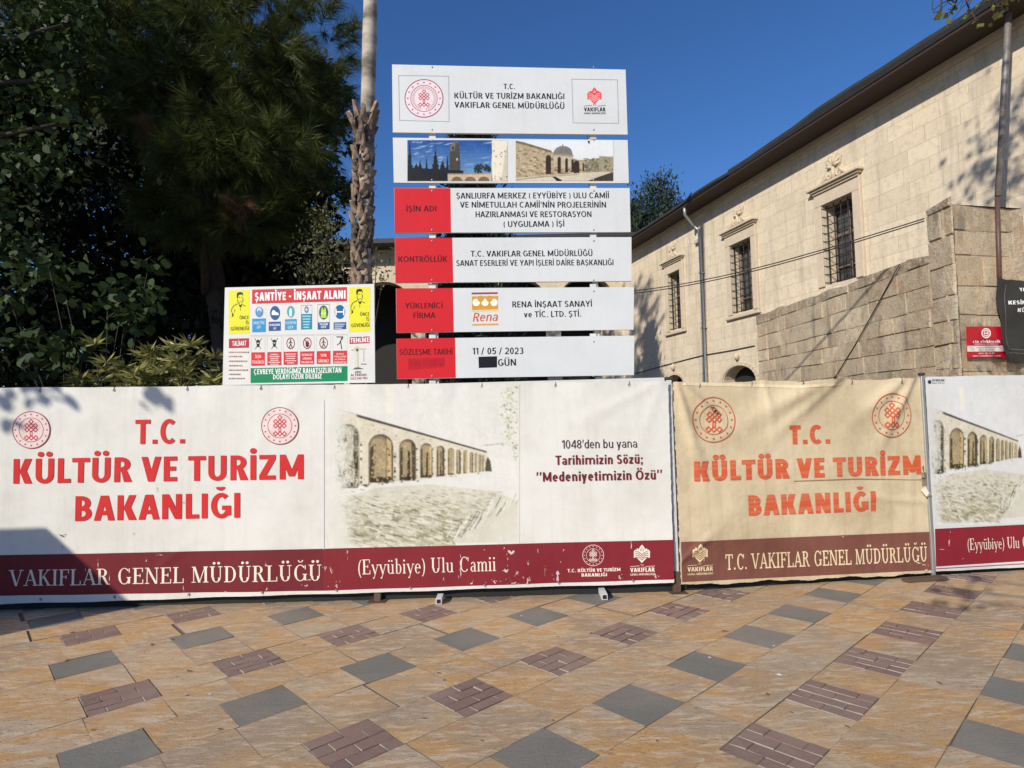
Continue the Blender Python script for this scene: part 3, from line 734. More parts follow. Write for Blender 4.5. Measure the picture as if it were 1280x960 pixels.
def ministry_emblem(pr, cx, cy, rx, ry, col, tint=None, T=None, layer=1, words=False, motif=None):
    L = pr.local(cx, cy, rx, ry, T)
    motif = motif or col
    if tint: pr.disc(L, 1.0, tint, layer, n=40)
    pr.ring(L, .955, 1.0, col, layer + 1)
    r_in = .70 if words else .655
    pr.ring(L, r_in - .03, r_in, col, layer + 1)
    for i in range(16):
        a = 2 * math.pi * i / 16
        star(pr, L, .83 * math.sin(a), .83 * math.cos(a), .062, col, layer + 1)
    k = 1.0
    if words:
        k = .80
        for i in range(34):
            if i in (16, 17): continue
            a = 2 * math.pi * (i + .5) / 34; b = a + .12
            pr.poly([L(.50 * math.sin(a), .50 * math.cos(a)), L(.63 * math.sin(a), .63 * math.cos(a)), L(.63 * math.sin(b), .63 * math.cos(b)), L(.50 * math.sin(b), .50 * math.cos(b))], tuple(.45 * x + .4 for x in col[:3]) + (1,), layer + 1)
    def dia(x, y, r=.115, w=.05):
        pr.line(L, [(k * (x), k * (y + r)), (k * (x + r), k * y), (k * x, k * (y - r)), (k * (x - r), k * y), (k * x, k * (y + r))], w * k, motif, layer + 1)
    for x, y in ((0, .45), (-.22, .23), (.22, .23), (-.22, .01), (.22, .01), (0, .22), (0, .02), (-.24, -.42), (0, -.42), (.24, -.42)): dia(x, y)
    for x in (-.05, .05): pr.line(L, [(k * x, k * -.08), (k * x, k * -.34)], .04, motif, layer + 1)

def foundation_emblem(pr, cx, cy, rx, ry, col, back, T=None, layer=1):
    L = pr.local(cx, cy, rx, ry, T)
    half = [(0, 1.15), (.22, .92), (.40, .62), (.62, .72), (.66, .50), (.80, .55), (.98, .36), (.98, -.42), (.62, -.42), (0, -1.05)]
    pr.poly([L(x, y) for x, y in half] + [L(-x, y) for x, y in half[-2:0:-1]], col, layer)
    for y in (.30, .08, -.14, -.36):
        pr.line(L, [(-.78, y), (-.42, y - .02), (0, y - .34), (.42, y - .02), (.78, y)], .075, back, layer + 1)
    for x in (-.16, .0, .16): pr.line(L, [(x, .38), (x, .82 - abs(x))], .05, back, layer + 1)

def foundation_words(pr, x0, x1, y1, h1, y2, h2, col, T=None, layer=1, dy=0):
    pr.text('VAKIFLAR', (x0, y1), (x1, y1 - dy), h1, col, 0.03, layer, T)
    pr.text('GENEL MÜDÜRLÜĞÜ', (x0, y2), (x1, y2 - dy), h2, col, 0.02, layer, T)
    pr.text('T.C.', ((x0 + x1) / 2 - h1 * .45, y1 - h1 * 1.35 - dy / 2), ((x0 + x1) / 2 + h1 * .45, y1 - h1 * 1.35 - dy / 2), h1 * .45, col, 0.01, layer, T)
    m = (x0 + x1) / 2
    for a, b in ((x0, m - h1 * .7), (m + h1 * .7, x1)):
        pr.px([(a, y1 - h1 * 1.38), (b, y1 - h1 * 1.55), (b, y1 - h1 * 1.45), (a, y1 - h1 * 1.28)], col, layer, T)

def crop(x, y, s): return lambda a, b: (x + a / s, y + b / s)

# ================================================================== THE GROUND
R = random.Random(5)
prof = [(-90, gz(-90)), (-3, gz(-3)), (9, gz(9)), (240, gz(240))]
g = MB()
for (ya, za), (yb, zb) in zip(prof, prof[1:]):
    for xa, xb in ((-150, -8), (-8, 9), (9, 150)):
        g.face([(xa, ya, za), (xb, ya, za), (xb, yb, zb), (xa, yb, zb)])
tag(g.build('ground', M['mortar']), None, None, None, 'structure')

# paving: 40 cm slabs on a grid turned to the viewer; every second slab of every second row is slate or clay brick
YAW, PP, AA = 0.82228, 0.79798, 0.3935
LO = {-3: .6175, -2: 1.2771, -1: 2.1558, 0: 1.9727, 1: 2.1347, 2: 2.7679, 3: 3.6116}
VO = {-3: -6.4611, -2: -5.6762, -1: -4.8031, 0: -4.0056, 1: -3.1658, 2: -2.3582, 3: -1.5697}
e1 = Vector((math.sin(YAW), math.cos(YAW))); e2 = Vector((math.cos(YAW), -math.sin(YAW)))
for k in range(-16, -3): LO[k] = .50 + .012 * k; VO[k] = VO[-3] + (k + 3) * .797
for k in range(4, 16): LO[k] = .42 + .01 * k; VO[k] = VO[3] + (k - 3) * .797
pv = MB()
def slab(u0, u1, v0, v1, col, lift=0.0, gap=0.0022, jit=0.003, sk=None):
    c = [(u0 + gap, v0 + gap), (u1 - gap, v0 + gap), (u1 - gap, v1 - gap), (u0 + gap, v1 - gap)]
    c = [(a + R.uniform(-jit, jit), b + R.uniform(-jit, jit)) for a, b in c]
    tl = [R.uniform(-.0035, .0035) for _ in range(4)]
    pts = []
    for (a, b), t in zip(c, tl):
        x, y = e1 * a + e2 * b
        pts.append((x, y, gz(y) + 0.008 + lift + t))
    cx = sum(p[0] for p in pts) / 4; cy = sum(p[1] for p in pts) / 4
    if cy < -1.5 or cy > 6.9 or cx < -9 or cx > 9.5: return
    low = []
    for x, y, z in pts:
        dx, dy = x - cx, y - cy; q = 1 + .004 / max(.02, math.hypot(dx, dy))
        low.append((cx + dx * q, cy + dy * q, gz(y) + 0.001))
    pv.face(pts[::-1], col)
    for i in range(4):
        j = (i + 1) % 4
        pv.face([pts[i], pts[j], low[j], low[i]], sk if sk and i % 2 else (.17, .125, .085, 0.0))  # pale brick mortar only on sun-facing joints; their sunlight put into the colour
def beige():
    t = R.random()
    base = [(.54, .39, .23), (.50, .38, .25), (.57, .42, .24), (.49, .39, .28), (.51, .34, .18), (.43, .33, .23)][R.randrange(6)]
    m = R.uniform(.88, 1.06)
    return (base[0] * m, base[1] * m, base[2] * m, 1.0)
ks = sorted(LO)
for i, k in enumerate(ks[:-1]):
    lo, v0 = LO[k], VO[k]; v1 = v0 + AA; v2 = VO[ks[i + 1]]
    off = lo - PP * round(lo / PP)
    for n in range(-14, 18):
        u0 = off + n * PP; u1 = u0 + AA
        if k % 2 == 0:
            m = R.uniform(.85, 1.12)
            slab(u0, u1, v0, v1, (.175 * m, .178 * m, .155 * m, 0.0), jit=.008)
        else:
            st = AA / 4
            along_v = k >= 3
            for r in range(4):
                half = r % 2 == 1
                cuts = [0, .25, .75, 1] if half else [0, .5, 1]
                for qa, qb in zip(cuts, cuts[1:]):
                    m = R.uniform(.85, 1.15); cl_ = (.25 * m, .145 * m, .118 * m, 0.0)
                    if along_v: slab(u0 + r * st, u0 + (r + 1) * st, v0 + qa * (v1 - v0), v0 + qb * (v1 - v0), cl_, gap=.004, jit=.001, sk=(.36, .31, .26, 0.0))
                    else: slab(u0 + qa * AA, u0 + qb * AA, v0 + r * (v1 - v0) / 4, v0 + (r + 1) * (v1 - v0) / 4, cl_, gap=.004, jit=.001, sk=(.36, .31, .26, 0.0))
        slab(u1, u0 + PP, v0, v1, beige())
        # plain strip between the patterned rows, broken at irregular places
        sh = R.uniform(-.02, .02)
        if R.random() < .65:
            slab(u0 + sh - .02, u1 + sh, v1, v2, beige()); slab(u1 + sh, u0 + PP + sh - .02, v1, v2, beige())
        else:
            slab(u0 + sh - .02, u0 + PP + sh - .02, v1, v2, beige())
tag(pv.build('paving', M['paving']), None, None, None, 'structure')

# ================================================================== HOARDING
WHITE = rgb(217, 216, 209)
RED = rgb(203, 45, 44); MAROON = rgb(128, 44, 52); MAROON2 = rgb(142, 40, 52); CREAM = rgb(232, 222, 205); PINK = rgb(228, 206, 203)
A0 = at_ground(300, 757); FY = 5.95
PL = Plane((-5.2, FY, 0), (1, 0, 0))
PB = Plane((1.60, FY + .015, 0), (2.83, .36, 0))
PR = Plane((4.42, 6.33, 0), (1.8, .24, 0))
def waves(seed, amp):
    rr = random.Random(seed); W = [(rr.uniform(.8, 4.5), rr.uniform(-2.5, 2.5), rr.uniform(0, 6.3), rr.uniform(.4, 1)) for _ in range(8)]
    def D(u, v): return amp * sum(a * math.sin(fx * u + fy * v + p) for fx, fy, p, a in W) / 3
    return D
_w0 = waves(3, .005); _w1 = waves(31, .004)
def ripple(u, v):
    top = math.exp(-max(0, 1.93 - v) / .16); bot = math.exp(-max(0, v - .02) / .14)
    d = _w0(u, v) + (.006 * math.sin(u * 8.7) + .003 * math.sin(u * 17 + 1)) * top + .005 * math.sin(u * 7.3 + 2) * bot
    for tu, tv, dx, dy, am in ((6.72, 1.9, -.9, -.42, .010), (6.72, 1.9, -.35, -.9, .007), (3.1, 1.93, -.5, -.6, .005), (4.9, 1.93, .5, -.5, .005), (6.75, .12, -.8, .35, .006), (1.5, .05, .6, .5, .005)):
        L = math.hypot(dx, dy); x, y = dx / L, dy / L; a = (u - tu) * x + (v - tv) * y; t = -(u - tu) * y + (v - tv) * x
        if a > -.05: d += am * max(0, 1 - abs(a - L * .4) / (L * .8)) * math.exp(-(t / (.03 + .05 * max(a, 0))) ** 2)
    return d
PL.disp = ripple
# beige sheet: hangs slack, with folds running down from its upper tie points
_w2 = waves(8, .006)
def sag(u, v):
    d = _w2(u, v)
    for tu, tv, du, dv, am, wd in ((1.95, 1.95, -1.5, -.62, .020, .07), (1.95, 1.95, -1.0, -.75, .014, .05), (.05, 1.95, .30, -1.2, .016, .05), (2.78, 1.98, -.55, -.9, .018, .05), (2.78, 1.98, -.95, -.65, .014, .06), (.05, 1.95, .75, -.8, .014, .06), (1.0, 1.95, .1, -.6, .008, .05), (2.8, .55, -.8, .1, .010, .04), (.05, .1, .5, .35, .010, .05)):
        L = math.hypot(du, dv); x, y = du / L, dv / L
        s = (u - tu) * x + (v - tv) * y; t = -(u - tu) * y + (v - tv) * x
        if s > -.1:
            f = max(0.0, 1 - abs(s - L * .35) / (L * .75))
            d += 2.3 * am * f * math.exp(-(t / (wd * (.5 + max(s, 0)))) ** 2)
    return d
PB.disp = sag
PR.disp = waves(12, .003)

def sheet(pl, corners, name, mat, parent, col, nu, nv, edge=0.0, seed=1, cut=None):
    """hanging sheet between four corner pixels (top left, top right, bottom right, bottom left)"""
    rr = random.Random(seed)
    q = [Vector(pl.uv(*c)) if isinstance(c[0], (int, float)) else Vector(c[0]) for c in corners]
    mb = MB(); mb.col = col
    V = []
    for j in range(nv + 1):
        for i in range(nu + 1):
            a, b = i / nu, j / nv
            p = (q[0] * (1 - a) + q[1] * a) * (1 - b) + (q[3] * (1 - a) + q[2] * a) * b
            e = 0
            if edge and (j == 0 or j == nv): p.y += edge * (.7 * math.sin(i * 21.0 / nu + seed) + .4 * math.sin(i * 57.0 / nu + 2 * seed) + rr.uniform(-.2, .2))
            if edge and (i == 0 or i == nu): p.x += edge * rr.uniform(-.7, .7)
            V.append(pl.w(p.x, p.y, pl.disp(p.x, p.y) if pl.disp else 0))
    Fc = []
    for j in range(nv):
        for i in range(nu):
            if cut and cut(i / nu, (j + .5) / nv): continue
            Fc.append((j * (nu + 1) + i, (j + 1) * (nu + 1) + i, (j + 1) * (nu + 1) + i + 1, j * (nu + 1) + i + 1))
    mb.mesh(V, Fc, smooth=True)
    return mb.build(name, mat, parent)

def back_frame(pl, u0, u1, v0, v1, parent, uprights, dd=-.03):
    mb = MB()
    for v in (v0, (v0 + v1) / 2, v1): mb.box(pl, u0, u1, v - .02, v + .02, dd - .04, dd)
    for u in uprights: mb.box(pl, u - .02, u + .02, v0 + .021, v1 - .021, dd - .041, dd - .001)
    return mb.build('frame', M['white_metal'], parent)

def gap_shade(pl, u0, u1, v1, parent):  # near-black strip standing in for the shade in the gap under a sheet
    mb = MB(); z = gz(pl.w((u0 + u1) / 2, 0).y)
    mb.box(pl, u0, u1, z - .06, v1 + .06, -.12, -.08)
    return mb.build('gap_shade_strip', M['shade_black'], parent)

def eyelets(pl, a, b, n, parent, drop):
    """metal rings along the sheet's edge, each with the cord that ties it"""
    for i in range(n):
        t = (i + .5) / n; u = a[0] + (b[0] - a[0]) * t; v = a[1] + (b[1] - a[1]) * t - drop
        d = (pl.disp(u, v) if pl.disp else 0) + .003; m = MB()
        m.tube([pl.w(u + .011 * math.cos(k * math.pi / 5), v + .011 * math.sin(k * math.pi / 5), d) for k in range(11)], .0035, 5, False)
        e = m.build('eyelet', M['galv'], parent)
        m = MB(); m.tube([pl.w(u, v, d - .004), pl.w(u + .004, v + .015, d + .006), pl.w(u + .006, v + drop + .006, d - .006)], .0028, 5); m.build('tie', M['shade_black'], e)

def chips(pr, T, spots, col, seed, layer=6):
    """flaked print: small ragged bits where the colour has come off"""
    rr = random.Random(seed)
    for x, y, w, h in spots:
        for q in range(6 if w * h > 12 else 2):
            k = 1.0 if q == 0 else rr.uniform(.12, .4); cx = x if q == 0 else x + w * rr.gauss(0, 1.1); cy = y if q == 0 else y + h * rr.gauss(0, .9)
            n = 17; pts = []; lo = rr.uniform(0, 6.3)
            for i in range(n):
                a = 2 * math.pi * i / n; r = (.55 + .3 * math.sin(2 * a + lo) + .25 * math.sin(3 * a + 2 * lo)) * rr.uniform(.6, 1.2)
                pts.append((cx + w * k * max(.12, r) * math.cos(a), cy + h * k * max(.12, r) * math.sin(a)))
            c = tuple(v * rr.uniform(.8, 1.05) for v in col[:3]) + (1,)
            pr.px(pts, c, layer + rr.random() * .8, T)

# --- the printed picture of the arcade, given in the first banner's own pixels
def arcade_picture(pr, T=lambda x, y: (x, y), seed=2, tree=True):
    rr = random.Random(seed)
    def P(pts, c, l): pr.px(pts, c, l, T)
    z7 = crop(400, 470, 1135 / 260.0)
    def Z(pts): return [z7(*p) for p in pts]
    wash = rgb(218, 215, 203)
    P(Z([(78, 690), (300, 610), (600, 590), (960, 630), (1085, 690), (1090, 905), (80, 920)]), rgb(203, 200, 184), 1)
    P(Z([(355, 55), (400, 50), (405, 190), (360, 210)]), rgb(224, 220, 208), 1)
    if tree:
        for i in range(330):
            t = rr.random(); x = rr.gauss(1040, 30); y = 60 + 400 * t; lim = 968 + 60 * abs(t - .45)
            if x < lim + (60 if t > .8 else 0) or x > 1082: continue
            s = rr.uniform(3, 9); c = rr.choice([(200, 204, 176), (178, 184, 150), (214, 214, 190), (120, 126, 96), (190, 190, 160)])
            P(Z([(x - s, y), (x, y + s * .7), (x + s, y + rr.uniform(-2, 2)), (x, y - s * .7)]), rgb(*c), 1 + rr.random() * 2)
        P(Z([(893, 377), (1000, 366), (1000, 370), (893, 381)]), rgb(150, 148, 138), 2)
    # the wall and its roof edge
    def top(x): return 172 + (x - 80) * (415 - 172) / (908 - 80)
    def bot(x): return 600 - (x - 210) * (600 - 520) / (940 - 210)
    P(Z([(90, 200), (210, top(210) + 8), (908, 418), (935, 520), (210, 596), (100, 610)]), rgb(211, 204, 184), 2)
    P(Z([(80, 172), (200, 205), (205, 222), (80, 180)]), rgb(196, 192, 178), 3)
    P(Z([(200, top(200)), (908, 410), (908, 419), (200, top(200) + 16)]), rgb(70, 66, 58), 4)
    for i in range(700):
        x = rr.uniform(95, 900); a, b = top(x) + 18, bot(x)
        y = a + (b - a) * rr.random() ** 1.3; w = rr.uniform(3, 16) * (1.1 - x / 1400); h = rr.uniform(2, 8) * (1.1 - x / 1400)
        c = rr.choice([(224, 215, 190), (204, 190, 156), (218, 208, 180), (186, 168, 132), (210, 198, 168), (160, 144, 112)])
        P(Z([(x, y), (x + w, y + w * .1), (x + w * .9, y + h), (x - w * .1, y + h * .9)]), rgb(*c), 3 + rr.random())
    # arches: centre, half width, springing top, base
    AR = [(150, 66, 262, 612), (332, 68, 316, 582), (478, 46, 344, 572), (580, 33, 366, 556), (657, 22, 380, 548), (714, 17, 393, 540), (755, 12, 402, 534), (793, 11, 405, 530), (826, 9, 414, 526), (852, 7, 418, 523), (873, 6, 426, 521), (890, 5, 430, 520)]
    for i, (cx, hw, yt, yb) in enumerate(AR):
        def arch(k, inset=0):
            w = hw * k; out = [(cx - w, yb), (cx + w, yb - hw * .16)]
            for q in range(0, 13):
                a = math.pi * q / 12
                out.append((cx + w * math.cos(a), yt + hw * 1.02 - hw * 1.02 * k * math.sin(a)))
            return out
        P(Z(arch(1.0)), rgb(96, 88, 66), 5)
        P(Z([(x + hw * .06, y) for x, y in arch(.93)]), rgb(100, 90, 68) if i else rgb(150, 148, 120), 5.5)
        hall = arch(.80)
        P(Z([(x - hw * .14, y) for x, y in hall]), rgb(140, 126, 96) if i else rgb(176, 174, 150), 6)
        P(Z([(x - hw * .20, y) for x, y in arch(.62)]), rgb(164, 148, 114) if i else rgb(186, 184, 162), 6.2)
        P(Z([(cx - hw * .92, yb), (cx - hw * .55, yb - 2), (cx - hw * .60, yt + hw * .9), (cx - hw * .84, yt + hw * 1.1)]), rgb(70, 62, 44), 6.4)
        P(Z([(cx + hw * .55, yb - 2), (cx + hw * .86, yb - 4), (cx + hw * .86, yt + hw * .7), (cx + hw * .5, yt + hw * .35)]), rgb(196, 172, 124) if i % 2 else rgb(66, 58, 42), 6.5)
        P(Z([(cx - hw * .78, yb - hw * .42), (cx + hw * .8, yb - hw * .5), (cx + hw * .9, yb - 1), (cx - hw * .85, yb + 1)]), rgb(58, 50, 36), 6.7)
        if i in (2, 3, 4): P(Z([(cx - hw * .1, yb - 2), (cx + hw * .32, yb - 4), (cx + hw * .3, yt + hw * 1.6), (cx + hw * .05, yt + hw * 1.3)]), rgb(46, 38, 28), 7)
        for _ in range(90 if hw > 20 else 24):
            x = cx + rr.uniform(-.75, .7) * hw; y = rr.uniform(yt + hw * .9, yb - 3); s = hw * rr.uniform(.02, .09)
            P(Z([(x - s, y - s), (x + s, y - s * .8), (x + s * .8, y + s), (x - s * .8, y + s * .9)]), rgb(*rr.choice([(150, 128, 88), (188, 168, 124), (96, 82, 56), (166, 140, 94)])), 7 + rr.random() * .5)
        # the pier to the right of it, flecked black
        xr = cx + hw * 1.13
        for _ in range(22 if hw > 20 else 7):
            y = rr.uniform(yt + hw * .9, yb + 4); s = max(2.0, hw * rr.uniform(.05, .14))
            P(Z([(xr - s, y), (xr, y - s * 1.2), (xr + s, y), (xr, y + s * 1.5)]), rgb(*rr.choice([(30, 28, 22), (210, 198, 168), (60, 54, 40), (222, 214, 190)])), 8 + rr.random())
    for i in range(60):
        y = rr.uniform(280, 600); x = 110 + rr.random() * 100 * (y - 240) / 360
        P(Z([(x, y), (x + 4, y - 26), (x + 8, y - 20), (x + 5, y + 8)]), rgb(*rr.choice([(90, 92, 72), (160, 160, 134), (210, 208, 190), (60, 60, 46)])), 8 + rr.random())
    for i in range(46):
        x = rr.uniform(110, 880); y = bot(x) + rr.uniform(-8, 10); s = rr.uniform(5, 20) * (1.15 - x / 1100)
        P(Z([(x - s, y), (x, y - s * .4), (x + s, y - 1), (x, y + s * .3)]), rgb(*rr.choice([(52, 48, 38), (120, 110, 86), (84, 78, 60), (200, 192, 168)])), 8.5 + rr.random())
    P(Z([(900, 520), (905, 470), (915, 440), (930, 465), (938, 522)]), rgb(84, 78, 56), 9)
    # the courtyard's paving stones, sketched
    for i in range(1250):
        v = rr.random() ** .8; y = 615 + 300 * v
        xl = 95 + 30 * v + (0 if v < .4 else 60 * (v - .4)); xr = 1000 - 330 * v
        x = xl + (xr - xl) * rr.random()
        w = 20 + 52 * v * rr.uniform(.4, 1); h = 4 + 13 * v * rr.uniform(.4, 1); sk = 6 + 22 * v
        c = rr.choice([(192, 188, 166), (172, 167, 142), (202, 198, 180), (154, 149, 122), (212, 209, 194), (182, 177, 154)])
        if rr.random() < .13 and v > .2: c = rr.choice([(142, 136, 110), (122, 116, 92), (158, 150, 124)])
        P(Z([(x, y), (x + w, y + sk * .45), (x + w + h * .5, y + sk * .45 + h), (x + h * .5, y + h)]), rgb(*c), 2 + rr.random() * 2)
    for i in range(70):
        t = rr.random(); x = 1010 - 330 * t + rr.uniform(-60, 70); y = 690 + 210 * t
        ln = rr.uniform(20, 70); w = rr.uniform(1, 5)
        c = rr.choice([(60, 60, 46), (130, 128, 108), (190, 188, 172), (230, 228, 220), (230, 228, 220), (170, 168, 150)])
        P(Z([(x, y), (x + ln * .55, y - ln), (x + ln * .55 + w, y - ln), (x + w, y + 2)]), rgb(*c), 5 + rr.random())
    for i in range(60):
        x = rr.uniform(80, 230); y = rr.uniform(600, 900); s = rr.uniform(6, 26)
        P(Z([(x, y), (x + s, y + s * .2), (x + s * .9, y + s * .35), (x, y + s * .15)]), rgb(*rr.choice([(170, 168, 148), (206, 204, 190), (110, 108, 90)])), 5 + rr.random())

# ---------------- first banner: white, with the picture and two texts
hb = thing('hoarding_banner', 'long white hoarding banner with red lettering, an arcade picture and a scuffed maroon band', 'banner', (-1.8, FY, gz(FY)))
left_ext = [(PL.uv(0, 485)[0] - 1.3)]
uTL = PL.uv(0, 485); uTR = PL.uv(835, 476.5); uBR = PL.uv(842.5, 728.4); uBL = PL.uv(0, 755.5)
def ext(a, b, x): t = (x - a[0]) / (b[0] - a[0]); return (x, a[1] + (b[1] - a[1]) * t)
xl = uTL[0] - 1.3
sheet(PL, [(ext(uTL, uTR, xl), 0), (uTR, 0), (uBR, 0), (ext(uBL, uBR, xl), 0)], 'banner_sheet', M['print'], hb, WHITE, 260, 70, .004, 4)
back_frame(PL, xl, uTR[0] - .03, uBL[1] + .10, uTL[1] - .09, hb, [.4 + .95 * i for i in range(7)])
gap_shade(PL, xl, uBR[0], uBL[1], hb)
c4 = crop(0, 480, 1280 / 420.0); c5 = crop(400, 470, 1280 / 450.0); c6 = crop(820, 450, 1280 / 460.0)
band = Print(PL, .0044, .06)
x3 = PL.uv(0, 694); ya = ext(x3, PL.uv(405, 685.8), xl); yb = ext(PL.uv(0, 744.6), PL.uv(405, 738), xl)
band.poly([yb, PL.uv(405, 738), PL.uv(405, 685.8), ya], rgb(112, 38, 45), 0)
band.px([(405, 738), (842, 723.9), (841, 674.6), (405, 685.8)], rgb(127, 39, 47), 0)
band.px([(404, 686.5), (405.5, 686.5), (405.5, 500), (404, 500)], rgb(212, 211, 206), 0)
band.build('stripe_print', M['print'], hb)
def arcade_raster(paper, seed, cell):
    r = Raster(417.6, 480.4, 649.8, 689.0, cell); arcade_picture(r, None, seed)
    I = r.paint(paper, 2, seed, .16)
    # the print fades out to bare sheet in ragged brush strokes at the left, the right and the bottom corners
    yy, xx = np.mgrid[0:r.h, 0:r.w]; fx = xx / r.w; fy = yy / r.h
    m = np.clip((fx - .02 - .05 * r.g * .5) / .10, 0, 1) * np.clip((1.0 - fx) / .02, 0, 1)
    m *= np.clip((1.12 - fy * .55 - np.abs(fx - .45) * (.5 + .55 * fy) + .08 * r.g) / .25, 0, 1)
    m = np.clip(m, 0, 1)[..., None]
    wash = np.array(paper[:3]) * np.array([.97, .965, .93])
    r.I = I * m + wash * (1 - m)
    return r
pic = arcade_raster(WHITE, 2, .62)
pic.build('printed_picture', PL, M['print_photo'], hb, .0028)
t = Print(PL, .0060, .06)
t.text('T.C.', c4(515, 229), c4(705, 226), 30.4, RED, .028)
t.text('KÜLTÜR VE TURİZM', c4(51, 380), c4(1157, 362), 31, RED, .030)
t.text('BAKANLIĞI', c4(288, 522), c4(915, 509), 31.2, RED, .030)
t.serif('VAKIFLAR GENEL MÜDÜRLÜĞÜ', c4(35, 770), c4(1230, 748), 20.0, CREAM)
t.text('1048’den bu yana', c5(860, 258), c5(1127, 254), 10.6, rgb(62, 46, 46), .002)
MT = rgb(112, 34, 42)
t.text('Tarihimizin Sözü;', c5(837, 316), c5(1147, 311), 11.6, MT, .026)
t.text('’’Medeniyetimizin Özü’’', c5(770, 376), c5(1217, 367), 11.8, MT, .026)
t.serif('(Eyyübiye) Ulu Camii', c5(133, 706), c5(628, 692), 18.6, CREAM)
t.text('T.C. KÜLTÜR VE TURİZM', c5(880, 698), c5(1068, 693), 4.1, CREAM, .03)
t.text('BAKANLIĞI', c5(930, 713), c5(1020, 711), 4.1, CREAM, .03)
foundation_words(t, 787.8, 818.4, 715.2, 5.3, 719.4, 2.3, CREAM, dy=.9)
t.build('lettering', M['print'], hb)
e = Print(PL, .0052, .025, .0009)
for cx, cy in ((39.7, 537.4), (350.2, 532.3)):
    ministry_emblem(e, cx, cy, 23.4, 23.4, rgb(150, 62, 66), PINK, motif=rgb(196, 58, 70)); e.build('emblem', M['print'], hb)
ministry_emblem(e, 741.4, 694, 13.4, 13.2, CREAM); e.build('emblem', M['print'], hb)
foundation_emblem(e, 802.2, 692.6, 10.2, 10.5, CREAM, rgb(136, 40, 50))
e.build('emblem', M['print'], hb)
sc = Print(PL, .0072, .08)
FL_ = rgb(222, 190, 186)
chips(sc, c5, [(680, 628, 12, 18), (662, 692, 10, 16), (738, 728, 9, 16), (845, 708, 12, 24), (690, 735, 14, 8), (620, 730, 10, 7), (540, 737, 5, 8), (1065, 716, 7, 9), (740, 668, 3, 12), (775, 620, 3, 8), (500, 690, 6, 30), (40, 690, 5, 12), (60, 745, 7, 7), (98, 625, 3, 14), (866, 618, 4, 5), (18, 680, 3, 6), (1192, 712, 5, 12), (1106, 600, 2, 26), (800, 690, 2, 10), (585, 618, 2, 6), (700, 700, 6, 10), (440, 720, 3, 10)], FL_, 3)
chips(sc, c4, [(1018, 780, 4, 10), (1178, 745, 16, 4), (1168, 768, 8, 6), (1243, 700, 5, 8), (1265, 718, 4, 4), (1252, 770, 3, 4), (377, 690, 2, 26), (330, 705, 2, 14), (612, 650, 14, 2), (700, 780, 2, 12), (1015, 690, 3, 12), (560, 672, 3, 8), (860, 790, 10, 2), (420, 740, 2, 18)], FL_, 9)
chips(sc, c4, [(237, 577, 9, 7), (250, 572, 7, 2), (510, 570, 1.5, 7), (241, 622, 1.5, 8), (600, 400, 2, 14), (700, 452, 2, 6)], rgb(58, 54, 50), 21)
sc.build('scuffs', M['print'], hb)
# small square steel feet that stick out under the sheet
def foot(px, py, parent, ln):
    p = at_ground(px, py); mb = MB()
    pl = Plane((p.x, p.y, gz(p.y) + .012), (1, 0, 0))
    mb.box(pl, -.028, .028, .0, .055, -ln, 0)
    o = mb.build('foot', M['white_metal'], parent)
    m2 = MB(); m2.box(pl, -.02, .02, .008, .047, -.03, .002); h = m2.build('end_shade', M['shade_black'], o)  # solid black block in place of the hollow; its shade is the colour
eyelets(PL, PL.uv(4, 485), PL.uv(832, 476.5), 9, hb, .035)
eyelets(PL, PL.uv(4, 754.5), PL.uv(838, 728.4), 9, hb, -.03)
foot(548.5, 757, hb, .16); foot(756, 751.5, hb, .22)

# ---------------- second banner: sun-bleached beige
bb = thing('hoarding_banner', 'creased sun-bleached beige banner with faded orange lettering and a brown band', 'banner', PB.w(1.4, gz(6.1)))
BEIGE = rgb(211, 194, 161)
uTL, uTR, uBR, uBL = PB.uv(841.8, 478.7), PB.uv(1154, 472.8), PB.uv(1166.5, 717), PB.uv(850.5, 731.5)
sheet(PB, [(uTL, 0), (uTR, 0), (uBR, 0), (uBL, 0)], 'banner_sheet', M['print_old'], bb, BEIGE, 110, 70, .012, 7, cut=lambda a, b: a > .968 and .49 < b < .555)
back_frame(PB, uTL[0] + .03, uTR[0] - .02, uBL[1] + .12, uTL[1] - .09, bb, [.08, .95, 1.85, 2.7], -.05)
gap_shade(PB, uBL[0], uBR[0], uBR[1], bb)
q = Print(PB, .004, .05)
BRN = rgb(128, 82, 70)
q.px([(852.2, 727.2), (1165.5, 712.5), (1163, 664.6), (850.6, 677.2)], BRN, 0)
q.px([c6(85, 76), c6(500, 88), c6(650, 78), c6(640, 90), c6(500, 98), c6(88, 88)], rgb(232, 214, 178), 0)
q.px([c6(480, 420), c6(700, 412), c6(900, 416), c6(930, 414), c6(930, 418), c6(700, 416), c6(480, 423)], rgb(150, 126, 92), 1)
q.build('stripe_print', M['print_old'], bb)
t = Print(PB, .006, .05)
ORG = rgb(208, 94, 58); LC = rgb(240, 218, 178)
t.text('T.C.', c6(462, 293), c6(604, 290), 23.6, ORG, .045)
t.text('KÜLTÜR VE TURİZM', c6(132, 422), c6(922, 397), 25, ORG, .045)
t.text('BAKANLIĞI', c6(322, 542), c6(765, 525), 25.6, ORG, .045)
t.build('lettering', M['print_faded'], bb)
t = Print(PB, .0065, .05)
t.serif('T.C. VAKIFLAR GENEL MÜDÜRLÜĞÜ', c6(240, 730), c6(945, 700), 19.5, LC, wt=1.0, slab=True)
foundation_words(t, 858.8, 890.8, 714.2, 5.6, 718.8, 2.5, LC, dy=1.2)
t.build('white_lettering', M['print_old'], bb)
e = Print(PB, .0055, .03, .0007)
